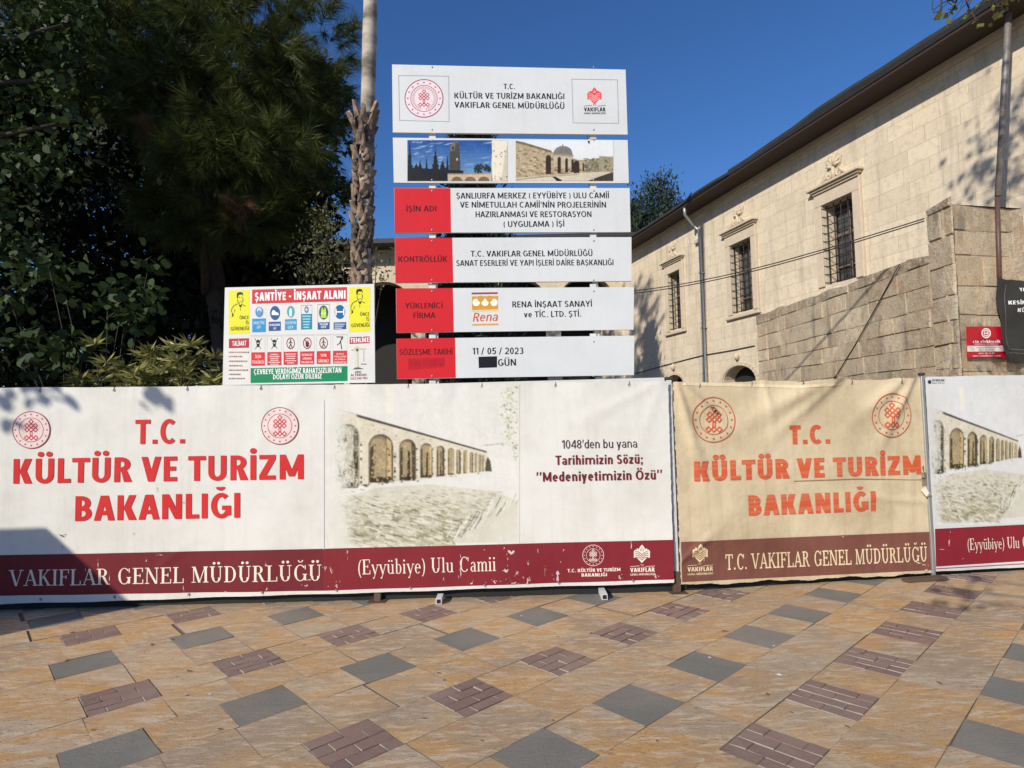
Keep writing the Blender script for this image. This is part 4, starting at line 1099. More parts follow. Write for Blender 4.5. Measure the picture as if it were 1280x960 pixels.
for cx, cy, a, b in ((891.5, 524.6, 26.6, 28.6), (1113.8, 519, 25, 28)):
    ministry_emblem(e, cx, cy, a, b, rgb(200, 108, 74), motif=rgb(216, 92, 58)); e.build('emblem', M['print_old'], bb)
foundation_emblem(e, 874.2, 691.5, 10.2, 11, LC, BRN)
e.build('emblem', M['print_old'], bb)
e.off = .008
chips(e, c6, [(190, 165, 12, 3), (203, 176, 14, 5), (212, 186, 9, 4)], rgb(60, 48, 40), 5)
e.build('dark_tear', M['print_old'], bb)
sc = Print(PB, .0085, .05)
chips(sc, c6, [(938, 732, 5, 12), (910, 705, 14, 3), (845, 742, 8, 3), (648, 614, 4, 3), (930, 712, 9, 3), (165, 690, 3, 10)], rgb(238, 222, 196), 4)
sc.build('scuffs', M['print_old'], bb)
eyelets(PB, uTL, uTR, 5, bb, .04)
# torn corner folded forward by the right-hand tie
fl = MB(); fl.col = rgb(214, 206, 190)
a, b, c, d = (PB.uv(*c6(x, y)) for x, y in ((915, 450), (935, 440), (952, 468), (928, 474)))
fl.mesh([PB.w(*a, .02), PB.w(*b, .012), PB.w(*c, .03), PB.w(*d, .05), PB.w((a[0] + c[0]) / 2, (a[1] + c[1]) / 2, .06)], [(0, 4, 1), (1, 4, 2), (2, 4, 3), (3, 4, 0)])
a, b, c, d = (PB.uv(*c6(x, y)) for x, y in ((922, 372), (946, 360), (950, 420), (930, 408)))
fl.col = rgb(120, 116, 108)
fl.mesh([PB.w(*a, .012), PB.w(*b, -.02), PB.w(*c, -.02), PB.w(*d, .03)], [(0, 1, 2, 3)])
fl.build('torn_flap', M['print_old'], bb)

# ---------------- third banner, runs out of the picture on the right
rb = thing('hoarding_banner', 'cleaner white banner at the right end of the hoarding, beside the beige one', 'banner', PR.w(.9, gz(6.4)))
uTL, uTR, uBR, uBL = PR.uv(1156.3, 471), PR.uv(1280, 468.6), PR.uv(1280, 709), PR.uv(1169.6, 714.2)
xr = uTR[0] + 1.6
sheet(PR, [(uTL, 0), (ext(uTL, uTR, xr), 0), (ext(uBL, uBR, xr), 0), (uBL, 0)], 'banner_sheet', M['print'], rb, rgb(214, 215, 213), 60, 36, .003, 9)
back_frame(PR, uTL[0] + .03, xr - .02, uBR[1] + .10, uTL[1] - .05, rb, [.1, 1.0, 1.9, 2.6])
gap_shade(PR, uBL[0], xr, uBR[1], rb)
q = Print(PR, .0034, .12)
q.poly([PR.uv(1169.6, 708), ext(PR.uv(1169.6, 708), PR.uv(1280, 701), xr), ext(PR.uv(1168.2, 661), PR.uv(1280, 655.5), xr), PR.uv(1168.2, 661)], rgb(136, 36, 48), 0)
q.poly([PR.uv(1169.8, 711.3), ext(PR.uv(1169.8, 711.3), PR.uv(1280, 705), xr), ext(PR.uv(1169.8, 710.3), PR.uv(1280, 704), xr), PR.uv(1169.8, 710.3)], rgb(150, 60, 70), 1)
q.build('stripe_print', M['print'], rb)
TR = lambda x, y: (1195.6 + (x - 476) * .584, 534.4 + (y - 542) * .84 - .015 * (x - 476))
pic = arcade_raster(rgb(214, 215, 213), 5, .8)
pic.build('printed_picture', PR, M['print_photo'], rb, .002, TR)
t = Print(PR, .0050, .10)
t.serif('(Eyyübiye) Ulu Camii', (1208.5, 687.4), (1302, 683.4), 14.2, CREAM)
t.text('UZ REKLAM', (1164.5, 476.6), (1180, 476.4), 2.6, rgb(60, 62, 70), .03)
t.text('0414 315 23', (1164.5, 479.6), (1180, 479.4), 1.6, rgb(60, 62, 70), .01)
L = t.local(1161.6, 477.4, 2.2, 2.4); t.disc(L, 1, rgb(50, 54, 66), 0)
t.build('lettering', M['print'], rb)
sc = Print(PR, .0062, .12)
chips(sc, c6, [(1017, 636, 3, 26), (990, 658, 14, 1.6), (1065, 690, 4, 2)], FL_, 4)
sc.build('scuffs', M['print'], rb)

# ---------------- posts
def post(px, pl, ptop, label, mat, r=.035, back=.03, plate=False):
    p = at_ground(px, ptop[2]); u = pl.uv(ptop[0], ptop[1]); top = pl.w(u[0], u[1], -back)
    y = top.y; bx = pl.w(pl.uv(px, ptop[2] - 3)[0], 0, -back)
    o = thing('fence_post', label, 'post', (bx.x, bx.y, gz(bx.y)), 'posts of the hoarding')
    q = Plane((bx.x, bx.y, 0), pl.U); m = MB()
    m.box(q, -r, r, gz(bx.y), top.z, -r, r, .004); m.build('upright', M['white_metal'] if mat is M['rust'] else mat, o)
    if mat is M['rust']:
        m = MB(); m.box(q, -.034, .034, gz(bx.y) + .016, gz(bx.y) + .22, -.032, .034, .004); m.build('timber_foot', mat, o)
    m = MB(); m.box(q, -r - .008, r + .008, top.z + .001, top.z + .03, -r - .008, r + .008, .004); m.build('cap', M['dark_steel'], o)
    m = MB(); m.box(q, -.09, .09, gz(bx.y) + .002, gz(bx.y) + .015, -.09, .11, .003); m.build('base_plate', M['rust'], o)
    if plate:
        m = MB(); m.box(q, -.42, .03, gz(bx.y) + .017, gz(bx.y) + .05, .05, .15, .004); m.build('ground_bar', M['rust'], o)
    return o
post(471, PL, (470, 484, 757), 'short rusty brown post foot under the long white banner, left of the picture', M['rust'], .03, .06)
post(848.5, PB, (842, 474.5, 743), 'brown steel post between the white and the beige banner', M['rust'], .024, .05)
post(1166.5, PB, (1156.5, 469.5, 724), 'grey steel post right of the beige banner, with a rusty bar at its foot', M['galv'], .017, -.005, True)

# ================================================================== PROJECT SIGN (six panels on two posts)
PS = Plane((0, 6.13, 0), (1, .05, 0))
SW = rgb(212, 215, 216); SR = rgb(205, 36, 44); BK = rgb(34, 34, 38)
s1 = crop(480, 70, 4.0); s2 = crop(480, 280, 4.0)
ps = thing('project_sign', 'tall information board of six white and red panels on two white posts', 'sign', PS.w(0, gz(6.13)))
m = MB()
for xa, xb in ((537.5, 545.5), (738.5, 748.8)):
    ua, ub = PS.uv(xa, 160)[0], PS.uv(xb, 440)[0]; u = (ua + ub) / 2
    mm = MB(); mm.box(PS, u - .028, u + .028, gz(6.13), PS.uv(540, 90)[1], -.10, -.045, .003); mm.build('post', M['white_metal'], ps)
def panel(cor):
    uv = [PS.uv(*c) for c in cor]
    mb = MB(); mb.col = SW
    f = [PS.w(*p, 0) for p in uv]; b = [PS.w(*p, -.03) for p in uv]
    mb.mesh(f + b, [(3, 2, 1, 0), (4, 5, 6, 7), (0, 1, 5, 4), (1, 2, 6, 5), (2, 3, 7, 6), (3, 0, 4, 7)])
    o = mb.build('sign_panel', M['print_sign'], ps)
    for (xa, xb) in ((540, 541), (742, 743)):
        for k in (0, 3):
            u, v = PS.uv(xa, cor[k][1]); m = MB(); v += .03 if k else -.03
            m.tube([PS.w(u, v, -.002), PS.w(u, v, .004), PS.w(u, v, .006)], [.009, .009, .004], 8); m.build('screw', M['galv'], o)
    b = MB()
    for (xa, xb) in ((540, 541), (742, 743)):
        u = PS.uv(xa, cor[3][1])[0]; v = PS.uv(xa, cor[3][1])[1]
        b.box(PS, u - .034, u + .034, v - .055, v - .004, -.044, -.030)
    b.build('bracket', M['white_metal'], o)
    return o
B1 = panel([(490, 80.5), (782, 87), (784.5, 168.2), (491, 165.5)])
B2 = panel([(491, 172), (784.5, 175), (786, 228.8), (492.2, 228.3)])
B3 = panel([(492.5, 235), (787, 235), (788.3, 290), (493.5, 290.8)])
B4 = panel([(493.5, 297.5), (789.3, 296.3), (789.5, 351.3), (494, 353.5)])
B5 = panel([(495, 360.5), (792.5, 358.8), (792, 412), (495.5, 416)])
B6 = panel([(495.5, 423.3), (793, 419.5), (792.5, 468.8), (496.3, 473.8)])
MS = M['print_sign']
p = Print(PS, .001)
p.text('T.C.', s1(598, 165), s1(655, 166), 6.6, BK, .022)
p.text('KÜLTÜR VE TURİZM BAKANLIĞI', s1(352, 212), s1(902, 216), 7.2, BK, .018)
p.text('VAKIFLAR GENEL MÜDÜRLÜĞÜ', s1(352, 258), s1(902, 265), 7.2, BK, .018)
foundation_words(p, 730, 757, 139.3, 5, 142.8, 2.2, BK)
p.build('lettering', MS, B1)
p = Print(PS, .001)
ministry_emblem(p, 530, 123, 24.2, 24, rgb(150, 66, 76), rgb(232, 214, 220), words=True, motif=rgb(190, 60, 74)); p.build('emblem', MS, B1)
foundation_emblem(p, 743, 120.2, 9, 9.8, rgb(226, 84, 84), rgb(240, 190, 185))
p.build('emblem', MS, B1)
GY = rgb(150, 154, 160)
p.frame([s1(72, 96), s1(325, 100), s1(327, 330), s1(76, 323)], .006, GY); p.build('emblem_frame', MS, B1)
p.frame([s1(938, 114), s1(1168, 118), s1(1174, 338), s1(944, 336)], .006, GY)
p.build('emblem_frame', MS, B1)
# the two printed photographs
ph = (Raster(82, 43.5, 618, 263, 1.5), Raster(660, 46, 1181, 263, 1.5))
b2 = crop(490, 165, 1280 / 300.0)
now = 0
def Q(pts, c, l): ph[now].px(pts, rgb(*c), l)
rr = random.Random(4)
for i in range(10):
    a, b = 42 + 19 * i, 42 + 19 * (i + 1); w = i / 9
    Q([(82, b), (618, b), (618, a), (82, a)], (int(34 + 70 * w), int(80 + 66 * w), int(150 + 40 * w)), 0)
for i in range(34):
    x, y = rr.uniform(95, 500), rr.uniform(50, 190); w = rr.uniform(20, 70)
    Q([(x, y), (x + w * .5, y - 6), (x + w, y - 10), (x + w * .6, y + 1)], (lambda t: (int(80 + 60 * t), int(122 + 50 * t), int(176 + 26 * t)))(rr.random()), 1 + rr.random())
Q([(306, 232), (308, 80), (322, 58), (336, 50), (360, 66), (366, 215), (370, 232)], (70, 66, 62), 3)
Q([(308, 80), (322, 58), (336, 50), (338, 66), (334, 100), (310, 104)], (112, 104, 92), 4)
Q([(342, 140), (352, 140), (352, 152), (342, 152)], (190, 186, 176), 4)
Q([(322, 80), (330, 76), (330, 94), (322, 96)], (40, 38, 38), 5)
for cx, w, top in ((95, 26, 44), (150, 40, 150), (184, 20, 128), (232, 40, 88), (296, 22, 122), (130, 60, 165), (270, 50, 150)):
    pts = [(cx - w, 262)]
    n = 8
    for i in range(n):
        f = i / n; pts += [(cx - w * (1 - f) * rr.uniform(.7, 1.05), 262 - (262 - top) * f), (cx - w * (1 - f) * .55, 262 - (262 - top) * (f + .03))]
    pts.append((cx, top))
    for i in range(n - 1, -1, -1):
        f = i / n; pts += [(cx + w * (1 - f) * .55, 262 - (262 - top) * (f + .03)), (cx + w * (1 - f) * rr.uniform(.7, 1.05), 262 - (262 - top) * f)]
    pts.append((cx + w, 262))
    pts = [(max(83, x), y) for x, y in pts]
    for i in range(1, len(pts) - 2):
        Q([(cx, 262), pts[i], pts[i + 1]], (20, 24, 28), 5 + .02 * i)
Q([(84, 262), (84, 190), (380, 205), (384, 262)], (22, 24, 28), 5.9)
for i in range(70):
    x, y = rr.uniform(440, 524), 195 + rr.gauss(0, 12); s = rr.uniform(4, 9)
    Q([(x - s, y), (x, y + s), (x + s, y), (x, y - s)], (34, 44, 40), 4 + rr.random())
Q([(298, 262), (298, 226), (530, 222), (530, 262)], (196, 178, 150), 6.4)
Q([(298, 228), (298, 222), (530, 218), (530, 224)], (150, 134, 110), 6.6)
for cx in (346, 418, 490):
    Q([(cx - 30, 262)] + [(cx - 30 * math.cos(math.pi * i / 10), 262 - 24 * math.sin(math.pi * i / 10)) for i in range(11)], (122, 98, 76), 6.8)
Q([(536, 262), (530, 170), (534, 110), (532, 44), (617, 44), (617, 262)], (226, 220, 200), 7)
for i in range(26):
    x, y = rr.uniform(540, 612), rr.uniform(60, 255); s = rr.uniform(2, 6)
    Q([(x, y), (x + s, y + 2), (x + s * .7, y + s * 2), (x - 2, y + s)], rr.choice([(120, 108, 84), (190, 180, 156), (90, 84, 70)]), 7.4 + rr.random() * .5)
Q([(580, 262), (590, 210), (604, 100), (617, 70), (617, 262)], (200, 192, 170), 7.2)
# second photograph
now = 1
Q([(660, 262), (1180, 262), (1180, 46), (660, 46)], (222, 226, 228), 0)
Q([(660, 262), (660, 50), (700, 60), (1000, 150), (1110, 138), (1180, 130), (1180, 262)], (176, 158, 128), 1)
Q([(660, 46), (700, 54), (852, 100), (852, 112), (700, 68), (660, 58)], (120, 104, 82), 2)
for i in range(330):
    x = rr.uniform(660, 1000); ytop = 56 + (x - 660) * .29; y = rr.uniform(ytop, 250); w = rr.uniform(6, 24); h = rr.uniform(3, 9)
    Q([(x, y), (min(1010, x + w), y + w * .12), (min(1010, x + w), y + h + w * .12), (x, y + h)], rr.choice([(192, 172, 138), (158, 138, 106), (138, 120, 94), (206, 188, 156), (120, 102, 78), (184, 168, 140)]), 2 + rr.random())
Q([(862, 120), (966, 130), (966, 190), (862, 186)], (188, 176, 150), 3.2)
Q([(860, 122)] + [(912 - 50 * math.cos(math.pi * i / 12), 112 - 38 * math.sin(math.pi * i / 12)) for i in range(13)] + [(966, 132)], (120, 118, 114), 3.5)
Q([(858, 116), (966, 120), (968, 132), (858, 124)], (150, 140, 122), 3.8)
Q([(906, 74), (911, 62), (914, 74)], (100, 98, 94), 3.9)
for cx, w, t0, b0 in ((834, 14, 126, 226), (892, 9, 134, 220), (931, 7, 140, 216), (962, 6, 146, 214), (984, 16, 156, 222), (1021, 5, 164, 210), (1036, 5, 168, 208)):
    Q([(cx - w, b0), (cx - w, t0 + w)] + [(cx - w * math.cos(math.pi * i / 8), t0 + w - w * 1.2 * math.sin(math.pi * i / 8)) for i in range(9)] + [(cx + w, t0 + w), (cx + w, b0)], (56, 42, 32), 4.2)
Q([(1030, 212), (1050, 150), (1110, 138), (1140, 212)], (128, 126, 100), 4)
Q([(1105, 215), (1105, 128), (1180, 132), (1180, 215)], (160, 152, 124), 4.3)
for i in range(110):
    x, y = rr.uniform(1025, 1175), rr.uniform(140, 215); s = rr.uniform(3, 9)
    Q([(x - s, y), (x, y + s * .6), (min(1180, x + s), y), (x, y - s * .6)], rr.choice([(112, 110, 84), (170, 164, 136), (146, 140, 112), (96, 92, 72)]), 4.6 + rr.random() * .5)
Q([(660, 262), (660, 245), (1010, 218), (1150, 212), (1180, 224), (1180, 262)], (206, 196, 174), 5.2)
Q([(660, 252), (800, 236), (1000, 224), (1000, 228), (800, 242), (660, 258)], (150, 138, 116), 5.4)
Q([(1040, 262), (1150, 222), (1180, 216), (1180, 262)], (62, 58, 52), 5.6)
Q([(854, 240), (872, 238), (908, 258), (900, 263), (880, 262)], (30, 28, 28), 5.8)
Q([(1042, 48), (1056, 46), (1054, 66), (1048, 62)], (38, 40, 44), 5.8)
for k, r in enumerate(ph):
    r.paint(rgb(120, 120, 120), 2, 40 + k, .14)
    r.build('printed_photograph', PS, M['print_photo'], B2, .0012, b2)
# lower four panels: red name field and black lettering
RT = rgb(60, 18, 22)
def redfield(pn, pts, words):
    p = Print(PS, .001); p.px(pts, SR, 0); p.build('red_field', MS, pn)
    p = Print(PS, .0018)
    for w in words: p.text(*w)
    p.build('lettering', MS, pn)
redfield(B3, [s1(54, 883), s1(335, 882), s1(332, 661), s1(51, 660.5)], [
    ('İŞİN ADI', s1(112, 778), s1(262, 777), 7, RT, .014),
    ('ŞANLIURFA MERKEZ ( EYYÜBİYE ) ULU CAMİİ', s1(362, 713), s1(1125, 711), 7.2, BK, .014),
    ('VE NİMETULLAH CAMİİ’NİN PROJELERİNİN', s1(380, 758), s1(1110, 758), 7.2, BK, .014),
    ('HAZIRLANMASI VE RESTORASYON', s1(458, 806), s1(1037, 805), 7.2, BK, .014),
    ('( UYGULAMA ) İŞİ', s1(598, 855), s1(902, 853), 7.2, BK, .014)])
redfield(B4, [s2(57, 294), s2(346, 292), s2(341, 69), s2(54.5, 70)], [
    ('KONTRÖLLÜK', s2(72, 190), s2(316, 189), 7, RT, .014),
    ('T.C. VAKIFLAR GENEL MÜDÜRLÜĞÜ', s2(433, 163), s2(1042, 160), 7.2, BK, .014),
    ('SANAT ESERLERİ VE YAPI İŞLERİ DAİRE BAŞKANLIĞI', s2(362, 210), s2(1147, 206), 7.2, BK, .014)])
redfield(B5, [s2(62.5, 543.5), s2(349, 540), s2(344, 320.5), s2(61, 322)], [
    ('YÜKLENİCİ', s2(105, 423), s2(293, 421), 7, RT, .012),
    ('FİRMA', s2(147, 472), s2(258, 470), 7, RT, .012),
    ('RENA İNŞAAT SANAYİ', s2(642, 417), s2(1040, 413), 7.4, BK, .014),
    ('ve TİC. LTD. ŞTİ.', s2(700, 467), s2(985, 463), 7.4, BK, .014)])
redfield(B6, [s2(65.5, 774.5), s2(359, 769), s2(355, 569.5), s2(62.5, 573)], [
    ('SÖZLEŞME TARİHİ', s2(78, 655), s2(343, 652), 7.2, RT, .012),
    ('11 / 05 / 2023', s2(443, 652), s2(697, 650), 8.2, BK, .016),
    ('GÜN', s2(570, 710), s2(660, 708), 8.4, BK, .016)])
p = Print(PS, .0014)
p.px([s2(122, 732), s2(304, 716), s2(303, 668), s2(120, 672)], rgb(186, 28, 38), 0)
p.text('İŞİN SÜRESİ', s2(126, 714), s2(298, 708), 8, rgb(158, 26, 36), .012, 1)
p.px([s2(474, 720), s2(565, 717), s2(565, 661), s2(472, 664)], rgb(28, 29, 33), 0)
p.build('patch', MS, B6)
p = Print(PS, .001)
GO = rgb(208, 152, 58); OR = rgb(206, 84, 36)
p.px([s2(438, 352), s2(568, 350), s2(568, 341), s2(438, 343)], rgb(160, 66, 56), 0)
p.px([s2(440, 430), s2(570, 426), s2(570, 360), s2(440, 362)], GO, 0)
for i, cx in enumerate((461, 505, 550)):
    L = p.local(*s2(cx, 392), 4.6, 4.6); p.disc(L, 1, rgb(246, 240, 224), 1)
for cx in (440, 483, 527, 569):
    L = p.local(*s2(cx, 374), 4.2, 4.2)
    if cx in (483, 527): p.disc(L, .95, GO, 2); p.line(L, [(0, -.9), (0, -1.9)], .5, GO, 2.5)
p.text('Rena', s2(444, 488), s2(566, 484), 11, OR, .006, 1, None, .22)
p.px([s2(442, 508), s2(572, 505), s2(572, 498), s2(442, 501)], GO, 0)
p.px([s2(438, 438), s2(572, 434), s2(572, 430), s2(438, 434)], rgb(232, 190, 90), 0)
p.build('emblem', MS, B5)

# ================================================================== SITE SAFETY SIGN
PZ = Plane((-2.4, FY + .09, 0), (1, 0, 0))
z3 = crop(270, 345, 1280 / 210.0)
ss = thing('safety_sign', 'site safety board with yellow, blue, red and green warning fields above the white banner', 'sign', PZ.w(0, gz(6.05)))
uv = [PZ.uv(*z3(*c)) for c in ((68, 88), (1205, 60), (1212, 812), (50, 832))]
mb = MB(); mb.col = rgb(218, 218, 214)
f = [PZ.w(*q, 0) for q in uv]; b = [PZ.w(*q, -.018) for q in uv]
mb.mesh(f + b, [(3, 2, 1, 0), (4, 5, 6, 7), (0, 1, 5, 4), (1, 2, 6, 5), (2, 3, 7, 6), (3, 0, 4, 7)])
mb.build('sign_panel', MS, ss)
for px in (310, 440):
    u = PZ.uv(px, 470)[0]; m = MB(); m.box(PZ, u - .025, u + .025, gz(6.05), PZ.uv(px, 366)[1], -.07, -.02, .003); m.build('post', M['dark_steel'], ss)
p = Print(PZ, .001); wl = Print(PZ, .0024)
YL = rgb(226, 222, 52); RD = rgb(200, 52, 58); B_1 = rgb(52, 146, 200); B_2 = rgb(44, 88, 146); B_3 = rgb(66, 148, 184); GR = rgb(18, 134, 88); DK = rgb(44, 40, 30); WH = rgb(238, 238, 238)
def zr(x0, y0, x1, y1, c, l=0, dy=0): p.px([z3(x0, y1), z3(x1, y1 - dy), z3(x1, y0 - dy), z3(x0, y0)], c, l)
zr(97, 112, 255, 444, YL, 0, 6); zr(1013, 88, 1176, 428, YL, 0, 6)
zr(275, 104, 998, 212, RD, 0, 20)
wl.text('ŞANTİYE - İNŞAAT ALANI', z3(298, 190), z3(988, 172), 10.4, WH, .04)
zr(264, 702, 1002, 816, GR, 0, 16)
wl.text('ÇEVREYE VERDİĞİMİZ RAHATSIZLIKTAN', z3(290, 750), z3(956, 736), 6.6, WH, .024)
wl.text('DOLAYI ÖZÜR DİLERİZ', z3(436, 788), z3(806, 781), 6.2, WH, .024)
zr(98, 478, 252, 550, rgb(180, 52, 62), 0, 4); wl.text('TALİMAT', z3(124, 534), z3(232, 531), 6.2, WH, .02)
zr(1018, 466, 1170, 518, rgb(186, 52, 62), 0, 6); wl.text('TEHLİKE', z3(1024, 508), z3(1166, 503), 5.6, WH, .03)
zr(92, 556, 252, 806, rgb(224, 220, 212), 0, 4)
rr = random.Random(3)
for y, w in ((584, 150), (616, 104), (652, 142), (686, 98), (720, 138), (752, 86), (784, 122)):
    x = 98
    while x < 98 + w:
        q = rr.uniform(5, 12); zr(x, y - 8, x + q, y + 4, rgb(*rr.choice([(120, 100, 104), (150, 112, 112), (104, 94, 100), (164, 128, 122)])), 1, .3); x += q + 3
# figure in a work shirt, as line drawing, on both yellow fields
def figure(ox, oy):
    def K(pts, c=DK, l=1): p.px([z3(ox + x, oy + y) for x, y in pts], c, l)
    K([(68, 36), (70, 22), (80, 14), (100, 12), (114, 18), (118, 34), (116, 46), (110, 32), (84, 34), (80, 52), (74, 64), (70, 56)])
    K([(84, 52), (96, 50), (96, 55), (84, 57)]); K([(104, 50), (114, 49), (114, 54), (104, 55)])
    K([(90, 84), (108, 82), (106, 87), (92, 88)], rgb(120, 110, 60))
    K([(76, 62), (80, 84), (92, 98), (92, 104), (78, 92), (72, 76)])
    K([(114, 58), (112, 84), (104, 98), (108, 100), (118, 80), (120, 60)])
    K([(84, 102), (96, 112), (108, 100), (106, 124), (96, 130), (86, 118)])
    K([(94, 130), (98, 130), (97, 156), (94, 156)])
    K([(78, 96), (42, 116), (28, 140), (24, 166), (29, 168), (34, 142), (48, 120), (80, 104)], rgb(110, 104, 40))
    K([(108, 104), (134, 116), (140, 122), (132, 122), (110, 112)], rgb(110, 104, 40))
    K([(36, 168), (46, 186), (44, 196), (30, 204), (26, 210), (34, 188), (30, 176)])
    K([(52, 140), (58, 146), (52, 168), (46, 176), (50, 156)], rgb(110, 104, 40))
figure(90, 110); figure(1000, 86)
for ox, oy in ((0, 0), (918, -26)):
    wl.text('ÖNCE', z3(180 + ox, 330 + oy), z3(250 + ox, 328 + oy), 4.2, DK, .012)
    wl.text('İŞ', z3(229 + ox, 366 + oy), z3(250 + ox, 365 + oy), 4.2, DK, .012)
    wl.text('GÜVENLİĞİ', z3(114 + ox, 416 + oy), z3(251 + ox, 412 + oy), 4.4, DK, .012)
# six blue instruction fields
def dsc(cx, cy, rx, ry, c, l=1): L = p.local(*z3(cx, cy), rx / 6.095, ry / 6.095); p.disc(L, 1, c, l); return L
zr(276, 326, 380, 430, B_1, 0, 3); L = dsc(330, 274, 30, 40, rgb(78, 136, 190)); p.disc(L, .62, rgb(190, 216, 236), 2, 0, .25); p.disc(L, .55, rgb(96, 150, 200), 3, 0, -.25)
wl.text('BARETİNİ', z3(286, 370), z3(370, 368), 4, rgb(180, 220, 244), .02); wl.text('GİY', z3(312, 402), z3(342, 401), 3.6, rgb(200, 230, 244), .02)
zr(402, 350, 494, 420, B_2, 0, 3); L = dsc(450, 282, 38, 54, B_2)
p.poly([L(-.7, -.05), L(-.5, .38), L(-.2, .42), L(.1, .2), L(.75, -.05), L(.7, -.3), L(-.65, -.28)], WH, 2)
wl.text('AYAKKABINI', z3(408, 382), z3(488, 380), 2.8, WH, .02); wl.text('GİY', z3(438, 408), z3(460, 407), 2.6, WH, .02)
zr(525, 330, 615, 413, B_3, 0, 3); L = dsc(570, 272, 29, 45, rgb(78, 160, 180)); p.poly([L(-.35, -.8), L(-.45, .1), L(-.1, .65), L(.2, .5), L(.35, .1), L(.25, -.8)], rgb(216, 240, 240), 2)
wl.text('ELDİVEN', z3(532, 368), z3(608, 366), 3.6, rgb(190, 226, 238), .02); wl.text('GİY', z3(548, 402), z3(592, 401), 3.4, rgb(190, 226, 238), .02)
p.frame([z3(648, 222), z3(732, 220), z3(732, 404), z3(648, 406)], .004, rgb(110, 130, 140)); zr(648, 290, 732, 408, rgb(44, 132, 158), 1, 2); L = dsc(690, 256, 16, 26, rgb(90, 124, 146)); p.disc(L, .5, rgb(190, 210, 220), 2)
for i in range(5): zr(658 + 2 * i, 302 + 21 * i, 722 - 3 * i, 312 + 21 * i, rgb(150, 206, 220), 2)
p.frame([z3(774, 216), z3(866, 213), z3(866, 405), z3(774, 408)], .004, rgb(120, 126, 130)); L = dsc(820, 278, 35, 54, rgb(66, 92, 84))
p.poly([L(-.6, -.75), L(-.5, .4), L(-.3, .8), L(-.1, .4), L(.1, .4), L(.3, .8), L(.5, .4), L(.6, -.75)], rgb(178, 216, 84), 2); p.poly([L(-.58, -.2), L(-.56, -.05), L(.56, -.05), L(.58, -.2)], rgb(226, 240, 180), 3)
zr(776, 354, 864, 408, B_2, 0, 3); wl.text('YELEĞİNİ', z3(790, 376), z3(852, 375), 2.6, WH, .02); wl.text('GİY', z3(800, 398), z3(842, 397), 2.6, WH, .02)
L = dsc(944, 274, 40, 54, rgb(16, 100, 150)); p.poly([L(-.7, -.08), L(-.7, .1), L(.7, .1), L(.7, -.08)], WH, 2)
for sx in (-1, 1): p.poly([L(.62 * sx, -.45), L(.86 * sx, -.5), L(.86 * sx, .5), L(.62 * sx, .45)], WH, 2.5)
zr(896, 354, 992, 408, rgb(46, 84, 132), 0, 3)
for i in range(3): zr(904, 364 + 15 * i, 984 - 12 * i, 371 + 15 * i, rgb(190, 206, 226), 2)
